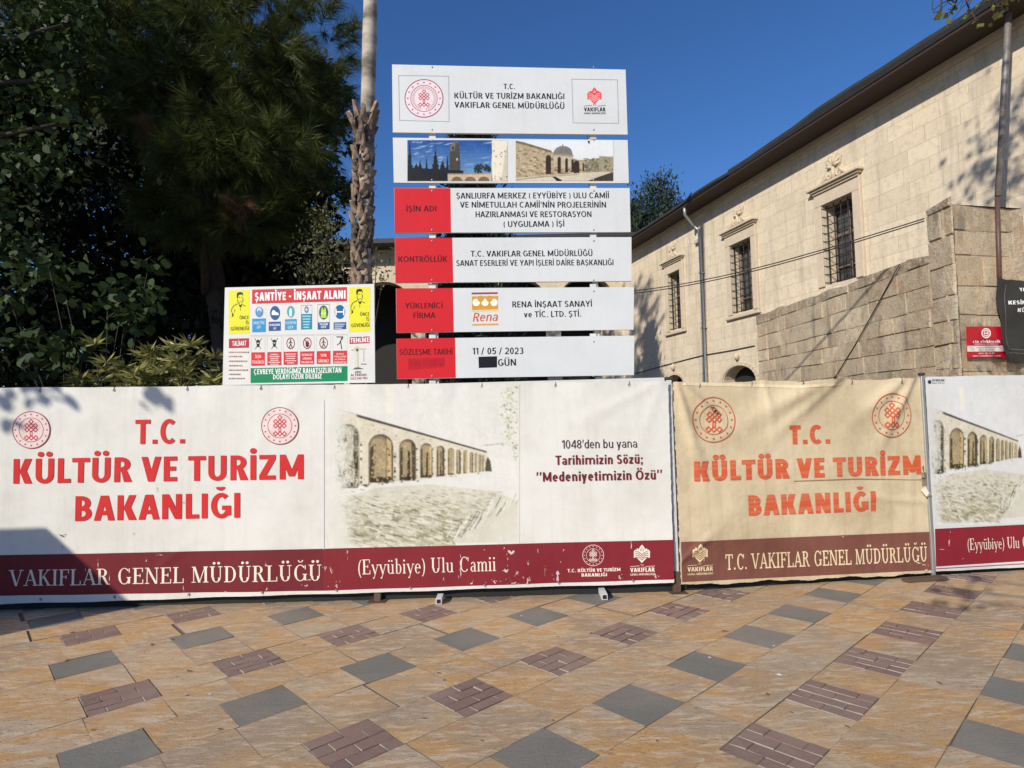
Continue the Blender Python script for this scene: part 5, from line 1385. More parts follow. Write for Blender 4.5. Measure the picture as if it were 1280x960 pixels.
# six red warning fields
zr(262, 452, 1008, 454, rgb(170, 172, 174), 0, 10)
for i, (x0, x1) in enumerate(((270, 372), (392, 498), (516, 622), (642, 748), (768, 872), (892, 998))):
    yt = 582 - 2.4 * i; zr(x0, yt, x1, yt + 102 - i, rgb(204, 56, 62) if i not in (0, 4) else rgb(214, 50, 48), 0, 2)
    p.frame([z3(x0 - 2, 460 - 2 * i), z3(x1 + 2, 458 - 2 * i), z3(x1 + 2, yt + 100), z3(x0 - 2, yt + 100)], .0025, rgb(190, 190, 194))
    cx = (x0 + x1) / 2; cy = 516 - 1.4 * i
    LW = rgb(246, 214, 208)
    if i < 2:
        L = p.local(*z3(cx, cy), 7, 7)
        for sx in (-1, 1): p.line(L, [(.62 * sx, .95), (-.5 * sx, -.95)], .09, DK, 1)
        p.disc(L, .34, DK, 2, 0, .30, 16, .42); p.poly([L(-.3, .1), L(-.16, -.6), L(.16, -.6), L(.3, .1)], DK, 2.2); p.poly([L(-.28, .22), L(-.1, .02), L(.1, .02), L(.28, .22), L(.1, .14), L(-.1, .14)], WH, 3)
    elif i < 5:
        L = p.local(*z3(cx, cy), 5.3, 7.3); p.ring(L, .82, 1, rgb(150, 30, 44), 1, 28); C = DK
        if i == 3:
            p.poly([L(-.4, .1), L(-.3, -.6), L(.2, -.7), L(.5, .0), L(.3, .1), L(.25, .55), L(.1, .1), L(.0, .65), L(-.12, .1), L(-.28, .5)], rgb(80, 24, 30), 2); p.line(L, [(-.62, .62), (.62, -.62)], .16, rgb(150, 30, 44), 3)
        else:
            p.disc(L, .13, C, 2, 0, .58, 10); p.line(L, [(0, .42), (0, -.1), (-.32, -.68)], .17, C, 2.3); p.line(L, [(0, -.1), (.34, -.68)], .17, C, 2.6); p.line(L, [(-.42, .0), (-.1, .32), (.4, .05)], .13, C, 2.9)
    else:
        L = p.local(*z3(cx, cy), 7, 8); p.line(L, [(-.6, .92), (.5, .92), (.1, .3), (.16, -.2), (.3, -.95)], .15, DK, 1); p.line(L, [(.2, .5), (-.1, -.1), (-.5, -.3)], .12, DK, 2); p.disc(L, .16, DK, 2.5, .34, .66, 10)
    W = {0: ('ÖLÜM', 'TEHLİKESİ'), 3: ('İZİNSİZ', 'GİRMEK', 'YASAKTIR'), 4: ('YAYA', 'GİREMEZ'), 5: ('ASILI', 'YÜKLERİN', 'ALTINDA', 'DURMAYIN')}.get(i)
    if W:
        n = len(W); hh = 84.0 / n
        for j, w in enumerate(W):
            yy = yt + 14 + hh * (j + .72); k = min(1, len(w) / 8.0); hw = 46 * k
            wl.text(w, z3(cx - hw, yy), z3(cx + hw, yy - .5), min(3.9, hh * .56 / 6.095), LW, .02)
    else:
        for j in range(6 if i == 1 else 5):
            hw = rr.uniform(26, 46); yy = yt + 14 + j * (15 if i == 1 else 17); x = cx - hw
            while x < cx + hw:
                q = rr.uniform(4, 10); zr(x, yy, min(cx + hw, x + q), yy + 7, LW, 1); x += q + 2
# crane pictogram
CR = rgb(196, 198, 168); C2 = rgb(120, 120, 108)
zr(1064, 556, 1086, 700, CR, 1); zr(1068, 556, 1074, 700, rgb(224, 224, 206), 2)
p.px([z3(1030, 570), z3(1140, 560), z3(1146, 552), z3(1076, 546), z3(1030, 560)], CR, 2); p.px([z3(1054, 550), z3(1098, 548), z3(1076, 532)], CR, 2.5)
zr(1068, 554, 1084, 574, rgb(70, 70, 64), 3); zr(1125, 560, 1128, 652, C2, 1)
p.px([z3(1102, 674), z3(1146, 671), z3(1128, 650)], rgb(220, 222, 216), 1); zr(1104, 668, 1146, 674, rgb(70, 74, 80), 2); p.px([z3(1042, 712), z3(1128, 708), z3(1090, 696), z3(1062, 697)], rgb(96, 90, 80), 3)
wl.text('VİNÇ', z3(1056, 742), z3(1110, 740), 2.8, rgb(120, 84, 92), .01); wl.text('ALTINDAN', z3(1026, 764), z3(1146, 760), 2.8, rgb(130, 80, 88), .01); wl.text('GEÇMEYİN', z3(1024, 790), z3(1152, 786), 2.8, rgb(186, 84, 92), .01)
p.build('pictogram_print', MS, ss); wl.build('lettering', MS, ss)

# ================================================================== STONE BUILDING ON THE RIGHT
dv = ray(445, 519); dv.z = 0; dv.normalize()
PW = Plane(at_depth(1047, 500, 14.0).xy.to_3d(), -dv)
UN = 9.5; UF = -24.0
ZS = PW.uv(1220, 64)[1]           # height of the soffit
sb = thing('stone_building', 'cream limestone building with barred pedimented windows and a deep brown eave', 'building', PW.w(0, -.36))

def fill_loops(outer, holes):
    bm = bmesh.new()
    def loop(pts):
        vs = [bm.verts.new((a, b, 0)) for a, b in pts]
        return [bm.edges.new((vs[i], vs[(i + 1) % len(vs)])) for i in range(len(vs))]
    es = loop(outer)
    for h in holes: es += loop(h)
    bmesh.ops.triangle_fill(bm, use_beauty=True, use_dissolve=False, edges=es, normal=(0, 0, 1))
    bm.normal_update()
    out = [[(v.co.x, v.co.y) for v in (f.verts if f.normal.z > 0 else reversed(f.verts[:]))] for f in bm.faces]
    bm.free()
    return out

def pierced_wall(pl, outer, holes, depth, name, mat, parent):
    mb = MB()
    for t in fill_loops(outer, holes): mb.face([pl.w(u, v) for u, v in t], uv=t)
    for h in holes:
        n = len(h)
        for i in range(n):
            a, b = h[i], h[(i + 1) % n]
            mb.face([pl.w(*b), pl.w(*a), pl.w(*a, -depth), pl.w(*b, -depth)], uv=[b, a, (a[0] + .3, a[1] + .2), (b[0] + .3, b[1] + .2)])
    return mb.build(name, mat, parent)

WIN = []
for cor in ([(1027, 257), (1068, 241), (1070, 347), (1033, 357)], [(914, 306), (941, 297), (941, 387), (915, 393)], [(835, 343), (851.5, 337), (851.5, 411), (838, 413)]):
    q = [PW.uv(*c) for c in cor]
    WIN.append(((q[0][0] + q[3][0]) / 2, (q[1][0] + q[2][0]) / 2, (q[2][1] + q[3][1]) / 2, (q[0][1] + q[1][1]) / 2))
print('windows', [[round(x, 2) for x in w] for w in WIN], 'soffit', round(ZS, 2))
ARC = []
for px, py, hw in ((923, 457.5, .78), (843, 469, .6)):
    u, v = PW.uv(px, py)
    ARC.append([(u - hw, .2), (u + hw, .2)] + [(u + hw * math.cos(math.pi * i / 14), v - hw * .62 + hw * .62 * math.sin(math.pi * i / 14)) for i in range(15)])
holes = [[(a, c), (b, c), (b, d), (a, d)] for a, b, c, d in WIN] + ARC
pierced_wall(PW, [(UF, -.5), (UN, -.5), (UN, ZS + .1), (UF, ZS + .1)], holes, .42, 'wall', M['ashlar'], sb)
bk = MB(); bk.box(PW, UF, UN, -.5, ZS + .1, -7.5, -7.0); bk.box(PW, UN, UN + .3, -.5, ZS + .1, -7.5, 0); bk.box(PW, UF - .3, UF, -.5, ZS + .1, -7.5, 0)
bk.build('rear_wall', M['plaster'], sb)
# roof: soffit, rafter fascia, metal edge and the slope behind it
OV = .74
rf = MB(); rf.box(PW, UF - .4, UN + .4, ZS + .105, ZS + .16, -.1, OV); rf.build('soffit', M['soffit'], sb)
rr = random.Random(6)
for name, ua, ub, dz in (('roof', UF - .4, -2.68, 0.0), ('roof', -2.68, UN + .5, .07)):
    mb = MB(); n = max(4, int((ub - ua) / .8)); prev = None
    for i in range(n + 1):
        u = ua + (ub - ua) * i / n; j = rr.uniform(-.025, .025) + .03 * math.sin(u * 1.1)
        sec = [PW.w(u, ZS + .165, OV - .1), PW.w(u, ZS + .165, OV + .02), PW.w(u, ZS + .19 + dz + j, OV + .06 + j * .5), PW.w(u, ZS + .27 + dz + j, OV + .05), PW.w(u, ZS + .95 + dz, -3.4), PW.w(u, ZS + .4, -7.6)]
        if prev:
            for a in range(len(sec) - 1): mb.face([prev[a], sec[a], sec[a + 1], prev[a + 1]])
        else: mb.face(sec)
        prev = sec
    mb.face(prev[::-1])
    mb.build(name, M['eave'], sb)
mb = MB()   # timber board under the edge and the stone moulding below the soffit
mb.box(PW, UF, UN, ZS - .03, ZS + .104, .003, .09); mb.build('cornice', M['carved'], sb)

def spiral(cu, cv, r0, turns, sgn, a0):
    return [(cu + sgn * r0 * (1 - .8 * i / 18) * math.cos(a0 + turns * 2 * math.pi * i / 18), cv + r0 * (1 - .8 * i / 18) * math.sin(a0 + turns * 2 * math.pi * i / 18)) for i in range(19)]
def window(u0, u1, v0, v1, sill):
    W = u1 - u0; H = v1 - v0; c = (u0 + u1) / 2
    m = MB(); s = .21
    for a, b, x, y in ((u0 - s, u0 - .003, v0 - .02, v1 + .003), (u1 + .003, u1 + s, v0 - .02, v1 + .003), (u0 - s, u1 + s, v1 + .006, v1 + .30)): m.box(PW, a, b, x, y, .003, .045, .008)
    m.box(PW, u1 + s + .003, u1 + s + .05, v0 - .05, v1 + .30, .003, .075, .01)
    if sill:
        m.box(PW, u0 - s - .06, u1 + s + .08, v0 - .16, v0 - .055, .003, .10, .015)
    wo = m.build('window', M['carved'], sb)
    m = MB(); m.box(PW, u0 - .01 - 0, u1 + .01, v0 - .01, v1 + .01, -.40, -.385); m.build('pane', M['glass'], wo)
    m = MB(); f = .055
    for a, b, x, y in ((u0 + .002, u0 + f, v0, v1), (u1 - f, u1 - .002, v0, v1), (u0 + f + .001, u1 - f - .001, v1 - f, v1 - .002), (u0 + f + .001, u1 - f - .001, v0 + .002, v0 + f), (c - .035, c + .035, v0 + f + .001, v1 - f - .001)): m.box(PW, a, b, x, y, -.38, -.32, .004)
    for k, th in ((.22, .018), (.62, .03)):
        for a, b in ((u0 + f + .001, c - .036), (c + .036, u1 - f - .001)): m.box(PW, a, b, v0 + H * k - th, v0 + H * k + th, -.378, -.325)
    m.build('sash', M['sash'], wo)
    m = MB(); r = .0125
    nv_ = 4; nh = 10
    for i in range(nv_ + 1):
        u = u0 + .04 + (W - .08) * i / nv_; m.tube([PW.w(u, v0 + .01, -.10), PW.w(u, v1 - .01, -.10)], r, 6)
    for i in range(nh):
        v = v0 + .07 + (H - .14) * i / (nh - 1); m.tube([PW.w(u0 - .005, v, -.125), PW.w(u1 + .005, v, -.125)], r * .9, 6)
    for i in range(nh):
        v = v0 + .07 + (H - .14) * i / (nh - 1); m.tube([PW.w(u0 + .04, v, -.10), PW.w(u0 + .012, v, .0), PW.w(u0 + .002, v + .01, .02)], r * .8, 5)
    m.build('grille', M['iron'], wo)
    m = MB(); y = v1 + .305
    for k, (hh, d) in enumerate(((.05, .09), (.05, .14), (.06, .20))):
        m.box(PW, c - W / 2 - .20 - .05 * k, c + W / 2 + .24 + .05 * k, y, y + hh, .003, d, .01); y += hh + .002
    m.build('cornice', M['carved'], wo)
    m = MB(); y += .01
    sil = [(-.50, .0), (-.44, .08), (-.26, .12), (-.24, .22), (-.14, .26), (-.20, .36), (-.24, .50), (-.12, .62), (0, .56), (.12, .62), (.24, .50), (.20, .36), (.14, .26), (.24, .22), (.26, .12), (.44, .08), (.50, .0)]
    fa = [PW.w(c + a, y + b, .045) for a, b in sil]; fb = [PW.w(c + a * 1.03, y + b, .003) for a, b in sil]; q_ = len(sil)
    for t in fill_loops([(c + a, y + b) for a, b in sil[::-1]], []): m.face([PW.w(*p, .045) for p in t])
    for i in range(q_): m.face([fa[i], fa[(i + 1) % q_], fb[(i + 1) % q_], fb[i]])
    for sg in (-1, 1):
        pts = [(c + sg * (.46 - .30 * t), y + .03 + .20 * t * t) for t in [i / 6 for i in range(7)]]
        m.tube([PW.w(a, b, .05) for a, b in pts], [.03 + .018 * math.sin(i / 6 * 3.1) for i in range(7)], 7)
        sp = spiral(c + sg * .15, y + .13, .085, 1.2, sg, 2.6); m.tube([PW.w(a, b, .055) for a, b in sp], [.034 - .0012 * i for i in range(19)], 6)
    for q_, ln in ((-1.25, .20), (-.75, .26), (-.25, .29), (.25, .29), (.75, .26), (1.25, .20)):
        m.tube([PW.w(c, y + .30, .05), PW.w(c + math.sin(q_) * ln * .6, y + .30 + math.cos(q_) * ln * .6, .085), PW.w(c + math.sin(q_) * ln, y + .30 + math.cos(q_) * ln, .05)], [.022, .05, .028], 7)
    m.tube([PW.w(c, y + .02, .05), PW.w(c, y + .16, .07), PW.w(c, y + .30, .06)], [.06, .04, .05], 8)
    m.build('pediment_ornament', M['carved'], wo)
for i, w in enumerate(WIN): window(*w, i > 0)
for h in ARC:
    us = [p[0] for p in h]; vs = [p[1] for p in h]
    a, b, t = min(us), max(us), max(vs)
    m = MB(); n = 14
    for i in range(n):
        for k, (r0, r1) in enumerate(((1.03, 1.2),)):
            c = (a + b) / 2; hw = (b - a) / 2; sp = t - hw * .62
            A_, B_ = math.pi * i / n, math.pi * (i + .94) / n
            P = [(c + hw * r * math.cos(x), sp + hw * .62 * r * math.sin(x) + (r - 1) * .1) for x, r in ((A_, r0), (A_, r1), (B_, r1), (B_, r0))]
            f_ = [PW.w(*p, .03) for p in P]; k_ = [PW.w(*p, .002) for p in P]
            m.mesh(f_ + k_, [(0, 1, 2, 3), (0, 4, 5, 1), (1, 5, 6, 2), (2, 6, 7, 3), (3, 7, 4, 0)])
    m.tube([PW.w((a + b) / 2, t + .18, .03), PW.w((a + b) / 2, t + .30, .06), PW.w((a + b) / 2, t + .42, .04)], [.05, .10, .02], 8)
    wo = m.build('arched_opening', M['carved'], sb)
    m = MB(); m.box(PW, a - .02, b + .02, .1, t + .02, -.43, -.40); m.build('opening_shade', M['shade_black'], wo)  # black sheet across the arch; the shade of the opening as colour

# rain pipes and cables on it
dp = thing('drainpipe', 'grey galvanised drainpipe with an elbow under the eave, between two barred windows', 'drainpipe', PW.at(877, 470, .08))
m = MB()
a, b, c = PW.uv(855.5, 262), PW.uv(876, 283), PW.uv(878, 296)
PWo = Plane(PW.O + PW.N * (OV - .06), PW.U)
m.tube([PWo.at(855.5, 258), PWo.at(856, 268), PW.at(871, 282, .14), PW.at(877, 288, .10), PW.at(877.5, 300, .085), PW.w(c[0], 1.0, .085), PW.w(c[0], -.2, .085)], .05, 10)
m.build('pipe', M['galv'], dp)
for v in (c[1] - 1.2, c[1] - 3.0):
    m = MB(); m.box(PW, c[0] - .07, c[0] + .07, v - .02, v + .02, .003, .15, .005); m.build('clamp', M['galv'], dp)
m = MB(); m.box(PW, c[0] - .34, c[0] - .12, c[1] - .16, c[1] - .04, .003, .12, .006); m.build('bracket_stone', M['carved'], dp)

cb = thing('wall_cable', 'thin black cable sagging across the cream wall below the windows', 'cable', PW.at(860, 465, .02))
m = MB(); m.tube([PW.at(x, y, .03) for x, y in ((780, 468), (800, 465.5), (830, 457), (860, 449), (880, 444), (915, 438), (944, 432))], .014, 6); m.build('cable', M['cable'], cb)

# ---------------- the old rubble wall that comes forward from it, and its pier
dr = ray(640, 519); dr.z = 0; dr.normalize()
a0 = PW.at(945, 440, .03)
PO = Plane((a0.x, a0.y, 0), -dr)
cu_, _ = PO.uv(1187, 400)
C0 = PO.w(cu_, 0)
PF = Plane((C0.x, C0.y, 0), -PW.N)
ow = thing('old_stone_wall', 'weathered wall of large rough stone blocks ending in a taller pier', 'wall', PO.w(cu_ * .5, -.36))
STONE = [(.72, .59, .41), (.62, .50, .355), (.76, .64, .46), (.58, .46, .325), (.70, .58, .42), (.73, .57, .38)]
def blocks(pl, u0, u1, v0, topf, name, seed, hmin=.30, hmax=.42, dep=.016, wmin=.35, wmax=.95):
    r = random.Random(seed); mb = MB(); v = v0
    while True:
        h = r.uniform(hmin, hmax)
        if v > max(topf(u0), topf(u1), topf((u0 + u1) / 2)) - .02: break
        u = u0 - r.uniform(0, .3)
        while u < u1:
            w = r.uniform(wmin, wmax); a, b = max(u0, u), min(u1, u + w)
            u += w
            if b - a < .06: continue
            ta, tb = min(v + h, topf(a)), min(v + h, topf(b))
            if min(ta, tb) < v + .06: continue
            d = r.uniform(0, dep * 1.6) - .014; g_ = .002; ch = r.uniform(.006, .016); bow = r.uniform(.0, .012)
            j = lambda s=.012: r.uniform(-s, s)
            out = [(a + g_ + j(), v + g_ + j()), (b - g_ + j(), v + g_ + j()), (b - g_ + j(), tb - g_ + j()), (a + g_ + j(), ta - g_ + j())]
            cx = sum(p[0] for p in out) / 4; cy = sum(p[1] for p in out) / 4
            inn = [(p[0] + (ch if p[0] < cx else -ch), p[1] + (ch if p[1] < cy else -ch)) for p in out]
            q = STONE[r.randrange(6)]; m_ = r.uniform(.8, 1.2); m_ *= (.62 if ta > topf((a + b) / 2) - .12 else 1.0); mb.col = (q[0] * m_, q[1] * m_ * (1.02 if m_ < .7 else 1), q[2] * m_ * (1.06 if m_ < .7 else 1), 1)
            V = [pl.w(*p, -.03) for p in out] + [pl.w(*p, d + j(.006)) for p in inn] + [pl.w(cx, cy, d + bow)]
            mb.mesh(V, [(0, 1, 5, 4), (1, 2, 6, 5), (2, 3, 7, 6), (3, 0, 4, 7), (4, 5, 8), (5, 6, 8), (6, 7, 8), (7, 4, 8)])
        v += h
    return mb.build(name, M['rough'], ow)
uA, uB = PO.uv(945, 395), PO.uv(1156, 319)
uP0, uP1 = PO.uv(1157.5, 264), PO.uv(1187, 251)
def topw(u): return uA[1] + (uB[1] - uA[1]) * (u - uA[0]) / (uB[0] - uA[0]) + .03 * math.sin(u * 5)
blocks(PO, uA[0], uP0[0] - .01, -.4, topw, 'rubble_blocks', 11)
vp = (uP0[1] + uP1[1]) / 2 + .06
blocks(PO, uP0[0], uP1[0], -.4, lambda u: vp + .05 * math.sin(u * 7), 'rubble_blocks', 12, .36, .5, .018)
FE = PF.uv(1252, 300)[0] + .35
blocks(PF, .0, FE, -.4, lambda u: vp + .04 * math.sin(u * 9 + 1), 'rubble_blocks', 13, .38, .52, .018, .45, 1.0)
core = MB(); core.col = (.46, .38, .28, 1)
a, b = uA[0], uP0[0]
P4 = [(a, -.5), (b, -.5), (b, topw(b) - .03), (a, topw(a) - .03)]
f = [PO.w(*p, -.02) for p in P4]; k_ = [PO.w(*p, -.55) for p in P4]
core.mesh(f + k_, [(0, 1, 2, 3), (5, 4, 7, 6), (3, 2, 6, 7), (0, 3, 7, 4), (1, 5, 6, 2)])
core.build('mortar_core', M['rough'], ow)
core = MB(); core.col = (.46, .38, .28, 1)
pl4 = [PO.w(uP0[0] + .01, 0, -.02), C0 + PF.U * .02 - PF.N * .02, C0 + PF.U * FE - PF.N * .02, C0 + PF.U * FE - PF.N * 1.0, PO.w(uP0[0] + .01, 0, -1.6)]
lo_ = [Vector((p.x, p.y, -.5)) for p in pl4]; hi_ = [Vector((p.x, p.y, vp - .05)) for p in pl4]; n = len(pl4)
core.mesh(lo_ + hi_, [tuple(range(n, 2 * n))] + [(i, (i + 1) % n, n + (i + 1) % n, n + i) for i in range(n)])
core.build('pier_core', M['rough'], ow)

# pipe down the right: peeling upper length, brown lower length
up = thing('drainpipe', 'tall peeling pipe with a thin brown lower length, at the stone pier', 'drainpipe', PF.at(1242, 345, .06))
q1, q2, q3, q4 = (PF.uv(*c) for c in ((1255, -40), (1241.5, 247), (1240, 249), (1243.5, 346)))
m = MB(); m.tube([PF.w(*q1, .12), PF.w((q1[0] + q2[0]) / 2, (q1[1] + q2[1]) / 2, .10), PF.w(*q2, .08)], .05, 10); m.build('upper_pipe', M['peel_pipe'], up)
m = MB(); m.tube([PF.w(*q3, .08), PF.w(*q4, .07), PF.w(q4[0] + .05, q4[1] - .06, .04), PF.w(q4[0] + .12, q4[1] - .10, -.05)], .035, 8); m.build('lower_pipe', M['brown_pipe'], up)

# red plate and dark sheet hung on the stone
rp = thing('shop_plate', 'small red nameplate with a white roundel and white band on the rough stone pier', 'sign', PF.at(1227, 447, .05))
r8 = crop(1190, 330, 617 / 90.0)
q = [PF.uv(*r8(*c)) for c in ((97, 540), (415, 540), (424, 806), (102, 808))]
m = MB(); m.col = rgb(186, 22, 46); f = [PF.w(*p, .06) for p in q]; k_ = [PF.w(*p, .045) for p in q]
m.mesh(f + k_, [(3, 2, 1, 0), (4, 5, 6, 7), (0, 1, 5, 4), (1, 2, 6, 5), (2, 3, 7, 6), (3, 0, 4, 7)]); m.build('plate', MS, rp)
p = Print(PF, .061)
p.px([r8(99, 754), r8(422, 752), r8(420, 703), r8(98, 705)], rgb(232, 222, 214), 0)
L = p.local(*r8(259, 597), 5.9, 6.3); p.ring(L, .74, 1, WH, 0, 30)
for a0_, a1_ in ((20, 160), (200, 340)): p.ring(L, .42, .62, WH, 0, 12, a0_, a1_)
p.poly([L(-.5, -.12), L(.5, -.12), L(.5, .12), L(-.5, .12)], WH, 1)
p.text('cta elektronik', r8(146, 680), r8(380, 678), 3.4, WH, .04, 1)
p.text('GÜVENLİK SİSTEMLERİ', r8(160, 695), r8(362, 694), 1.3, WH, .01, 1)
p.text('UYDU KAMERA ALARM', r8(176, 726), r8(352, 724), 1.5, rgb(120, 60, 62), .01, 1); p.text('SATIŞ VE SERVİS', r8(196, 745), r8(330, 743), 1.4, rgb(120, 60, 62), .01, 1)
p.text('0414 315 66 55', r8(196, 776), r8(330, 774), 1.9, WH, .02, 1); p.text('www.ctaelektronik.com.tr', r8(146, 796), r8(384, 794), 1.7, WH, .02, 1)
p.build('lettering', MS, rp)
PK = Plane(PF.w(0, 0, .10), PF.U)
def crease(u, v): return .025 * math.sin(u * 5 + v * 4) + .015 * math.sin(v * 9 - u * 6)
PK.disp = crease
kb = thing('dark_banner', 'slack charcoal banner with white lettering hanging at the right edge of the stone wall', 'banner', PK.at(1280, 450))
q = [PK.uv(*r8(*c)) for c in ((380, 125), (617, 148), (617, 856), (448, 842))]
ext2 = 1.5
sheet(PK, [(q[0], 0), ((q[1][0] + ext2, q[1][1] - .06), 0), ((q[2][0] + ext2, q[2][1] - .05), 0), (q[3], 0)], 'banner_sheet', M['print_old'], kb, rgb(50, 52, 54), 40, 30, .008, 3)
p = Print(PK, .006, .06)
LG = rgb(122, 124, 124)
for a, b in (((455, 175), (470, 730)), ((470, 728), (700, 738)), ((470, 760), (700, 770))):
    dx, dy = (3, 0) if b[1] - a[1] > 200 else (0, 4)
    p.px([r8(a[0], a[1] + dy), r8(b[0], b[1] + dy), r8(b[0] + dx, b[1]), r8(a[0] + dx, a[1])] if not dx else [r8(*a), r8(*b), r8(b[0] + dx, b[1]), r8(a[0] + dx, a[1])], LG, 0)
p.text('YAN', r8(566, 236), r8(640, 238), 4.4, WH, .03, 1); p.text('İ', r8(604, 292), r8(614, 292), 4.4, WH, .03, 1)
p.text('KESİNL', r8(486, 346), r8(632, 350), 4.6, WH, .03, 1); p.text('KÜ', r8(556, 411), r8(618, 413), 4.6, WH, .03, 1)
p.build('lettering', MS, kb)

# overhead cables and the diagonal stay on the rubble wall
oc = thing('overhead_cables', 'pair of thin dark overhead cables running from the stone pier past the windows', 'cable', PO.w(uP0[0], uP0[1], .1))
for k in (0, 1):
    A_, B_ = PO.at(1160, 273 + 3 * k, .06), at_depth(700, 371 + 3 * k, 15.5)
    m = MB(); m.tube([A_.lerp(B_, t) + Vector((0, 0, -.30 * math.sin(math.pi * t))) for t in [i / 20 for i in range(21)]], .011, 5); m.build('cable', M['cable'], oc)
st = thing('wall_cable', 'dark cable running diagonally down the rough stone wall', 'cable', PO.at(1046, 472, .05))
m = MB(); m.tube([PO.at(1127, 330, .035), PO.at(1098, 382, .025), PO.at(1070, 432, .025), PO.at(1040, 480, .025), PO.at(1030, 500, .025)], .011, 6)
m.build('cable', M['cable'], st)

# ================================================================== ARCADED BUILDING AT THE BACK
PA = Plane((0, 25, 0), (1, 0, 0))
ab = thing('arcaded_building', 'low pale building with dark arches and shaded eave, seen between palm and project sign', 'building', (-1.5, 25, -.36))
ez = PA.uv(482, 338)[1]
hs = []
az = PA.uv(482, 352)[1]
for i in range(-4, 3):
    c = .4 + i * 2.9
    hs.append([(c - 1.15, -.3), (c + 1.15, -.3)] + [(c + 1.15 * math.cos(math.pi * j / 14), az - .95 + .95 * math.sin(math.pi * j / 14)) for j in range(15)])
pierced_wall(PA, [(-13, -.5), (7.2, -.5), (7.2, ez + .9), (-13, ez + .9)], hs, .6, 'wall', M['ashlar'], ab)
m = MB(); m.box(PA, -13, 7.2, -.45, az + .3, -3.4, -3.2); m.box(PA, -13, 7.2, az + .1, az + .3, -3.19, -.61); m.build('inner_wall', M['shade_black'], ab)  # near-black back wall and ceiling; the arcade's inner shade put into the colour
m = MB()
for v0, v1, d in ((ez + .905, ez + 1.0, 1.0), (ez + 1.005, ez + 1.12, .9)): m.box(PA, -13.4, 7.2, v0, v1, -4, d)
m.build('roof', M['eave'], ab)

# ================================================================== ADDED UNSEEN BLOCK ON THE LEFT (shaped for the shadow on the first banner)
kx, ky = -7.12, 2.05
kt = thing('shadow_block', 'added unseen shadow kiosk with a hipped roof, left of the square outside the picture', 'caster', (kx - 1.7, ky + 1, gz(ky)))
m = MB(); KP = Plane((kx, ky, 0), (1, 0, 0)); zt = 2.62
m.box(KP, -3.4, 0, gz(ky) - .02, zt, -.9, 0, .01); m.build('wall', M['plaster'], kt)
m = MB(); z1 = zt + .50
e = [KP.w(-3.44, zt + .002, .04), KP.w(.04, zt + .002, .04), KP.w(.04, zt + .002, -.94), KP.w(-3.44, zt + .002, -.94)]
tp = [KP.w(-3.0, z1, -.33), KP.w(-.50, z1, -.33), KP.w(-.50, z1, -.40), KP.w(-3.0, z1, -.40)]
m.mesh(e + tp, [(0, 1, 5, 4), (1, 2, 6, 5), (2, 3, 7, 6), (3, 0, 4, 7), (4, 5, 6, 7), (3, 2, 1, 0)]); m.build('roof', M['eave'], kt)
m = MB(); m.box(KP, -2.7, -.7, .9, 2.0, .002, .05, .01); m.build('caster_panel', M['galv'], kt)

# ================================================================== VEGETATION
rng = np.random.default_rng(7)
def unit(v): return v / np.maximum(1e-9, np.linalg.norm(v, axis=1, keepdims=True))
def leaf_quads(C, D, size, wid, fold=.25):
    """folded four-cornered leaves at C pointing along D"""
    n = len(C); D = unit(D); r = unit(np.cross(D, unit(rng.normal(size=(n, 3)))))
    nn = np.cross(r, D); L = size.reshape(-1, 1)
    base = C; tip = C + D * L
    mid = C + D * L * .45
    a = mid + r * L * wid + nn * L * fold * wid; b = mid - r * L * wid + nn * L * fold * wid
    return np.stack([base, a, tip, b], 1)
def leaf_round(C, D, size, wid, fold=.2):
    n = len(C); D = unit(D); r = unit(np.cross(D, unit(rng.normal(size=(n, 3)) * .5 + np.array([0, 0, 1.0])))); nn = np.cross(r, D); L = size.reshape(-1, 1)
    out = [C]
    for t, w in ((.18, .75), (.55, 1.0), (.85, .55)): out.append(C + D * L * t + r * L * wid * w + nn * L * wid * w * fold)
    out.append(C + D * L - nn * L * .12)
    for t, w in ((.85, .55), (.55, 1.0), (.18, .75)): out.append(C + D * L * t - r * L * wid * w + nn * L * wid * w * fold)
    return np.stack(out, 1)
def in_lobes(lobes, n, shell=.0):
    w = np.array([l[3] * l[4] * l[5] for l in lobes]) ** .8; idx = rng.choice(len(lobes), n, p=w / w.sum())
    Lb = np.array(lobes); d = unit(rng.normal(size=(n, 3))); r = (shell + (1 - shell) * rng.random((n, 1)) ** .5)
    return Lb[idx, :3] + d * r * Lb[idx, 3:6], d
def leaf_crown(lobes, nclus, per, size, wid, spread=.22, droop=.3, shell=.4, fn=None):
    C, d = in_lobes(lobes, nclus, shell)
    C = np.repeat(C, per, 0); d = np.repeat(d, per, 0)
    P = C + rng.normal(size=C.shape) * spread
    D = d * .6 + rng.normal(size=C.shape) * .7 + np.array([0, 0, -droop])
    return (fn or leaf_quads)(P, D, size * rng.uniform(.6, 1.25, len(P)), wid)
def shoots(lobes, n, length, needles, nl, nw, shell=.55):
    """pine shoots: needles fanning forward along a short twig"""
    C, d = in_lobes(lobes, n, shell)
    ax = unit(d + rng.normal(size=d.shape) * .45 + np.array([0, -.15, .18]))
    C = np.repeat(C, needles, 0); ax = np.repeat(ax, needles, 0)
    t = rng.random((len(C), 1)); P = C + ax * (t - .5) * length
    s = unit(np.cross(ax, unit(rng.normal(size=ax.shape))))
    D = unit(ax * rng.uniform(.5, 1.3, (len(C), 1)) + s * .7 + np.array([0, 0, -.42]))
    L = nl * rng.uniform(.7, 1.2, (len(C), 1)); r = unit(np.cross(D, unit(rng.normal(size=D.shape)))) * nw
    return np.stack([P - r, P + r, P + D * L], 1)
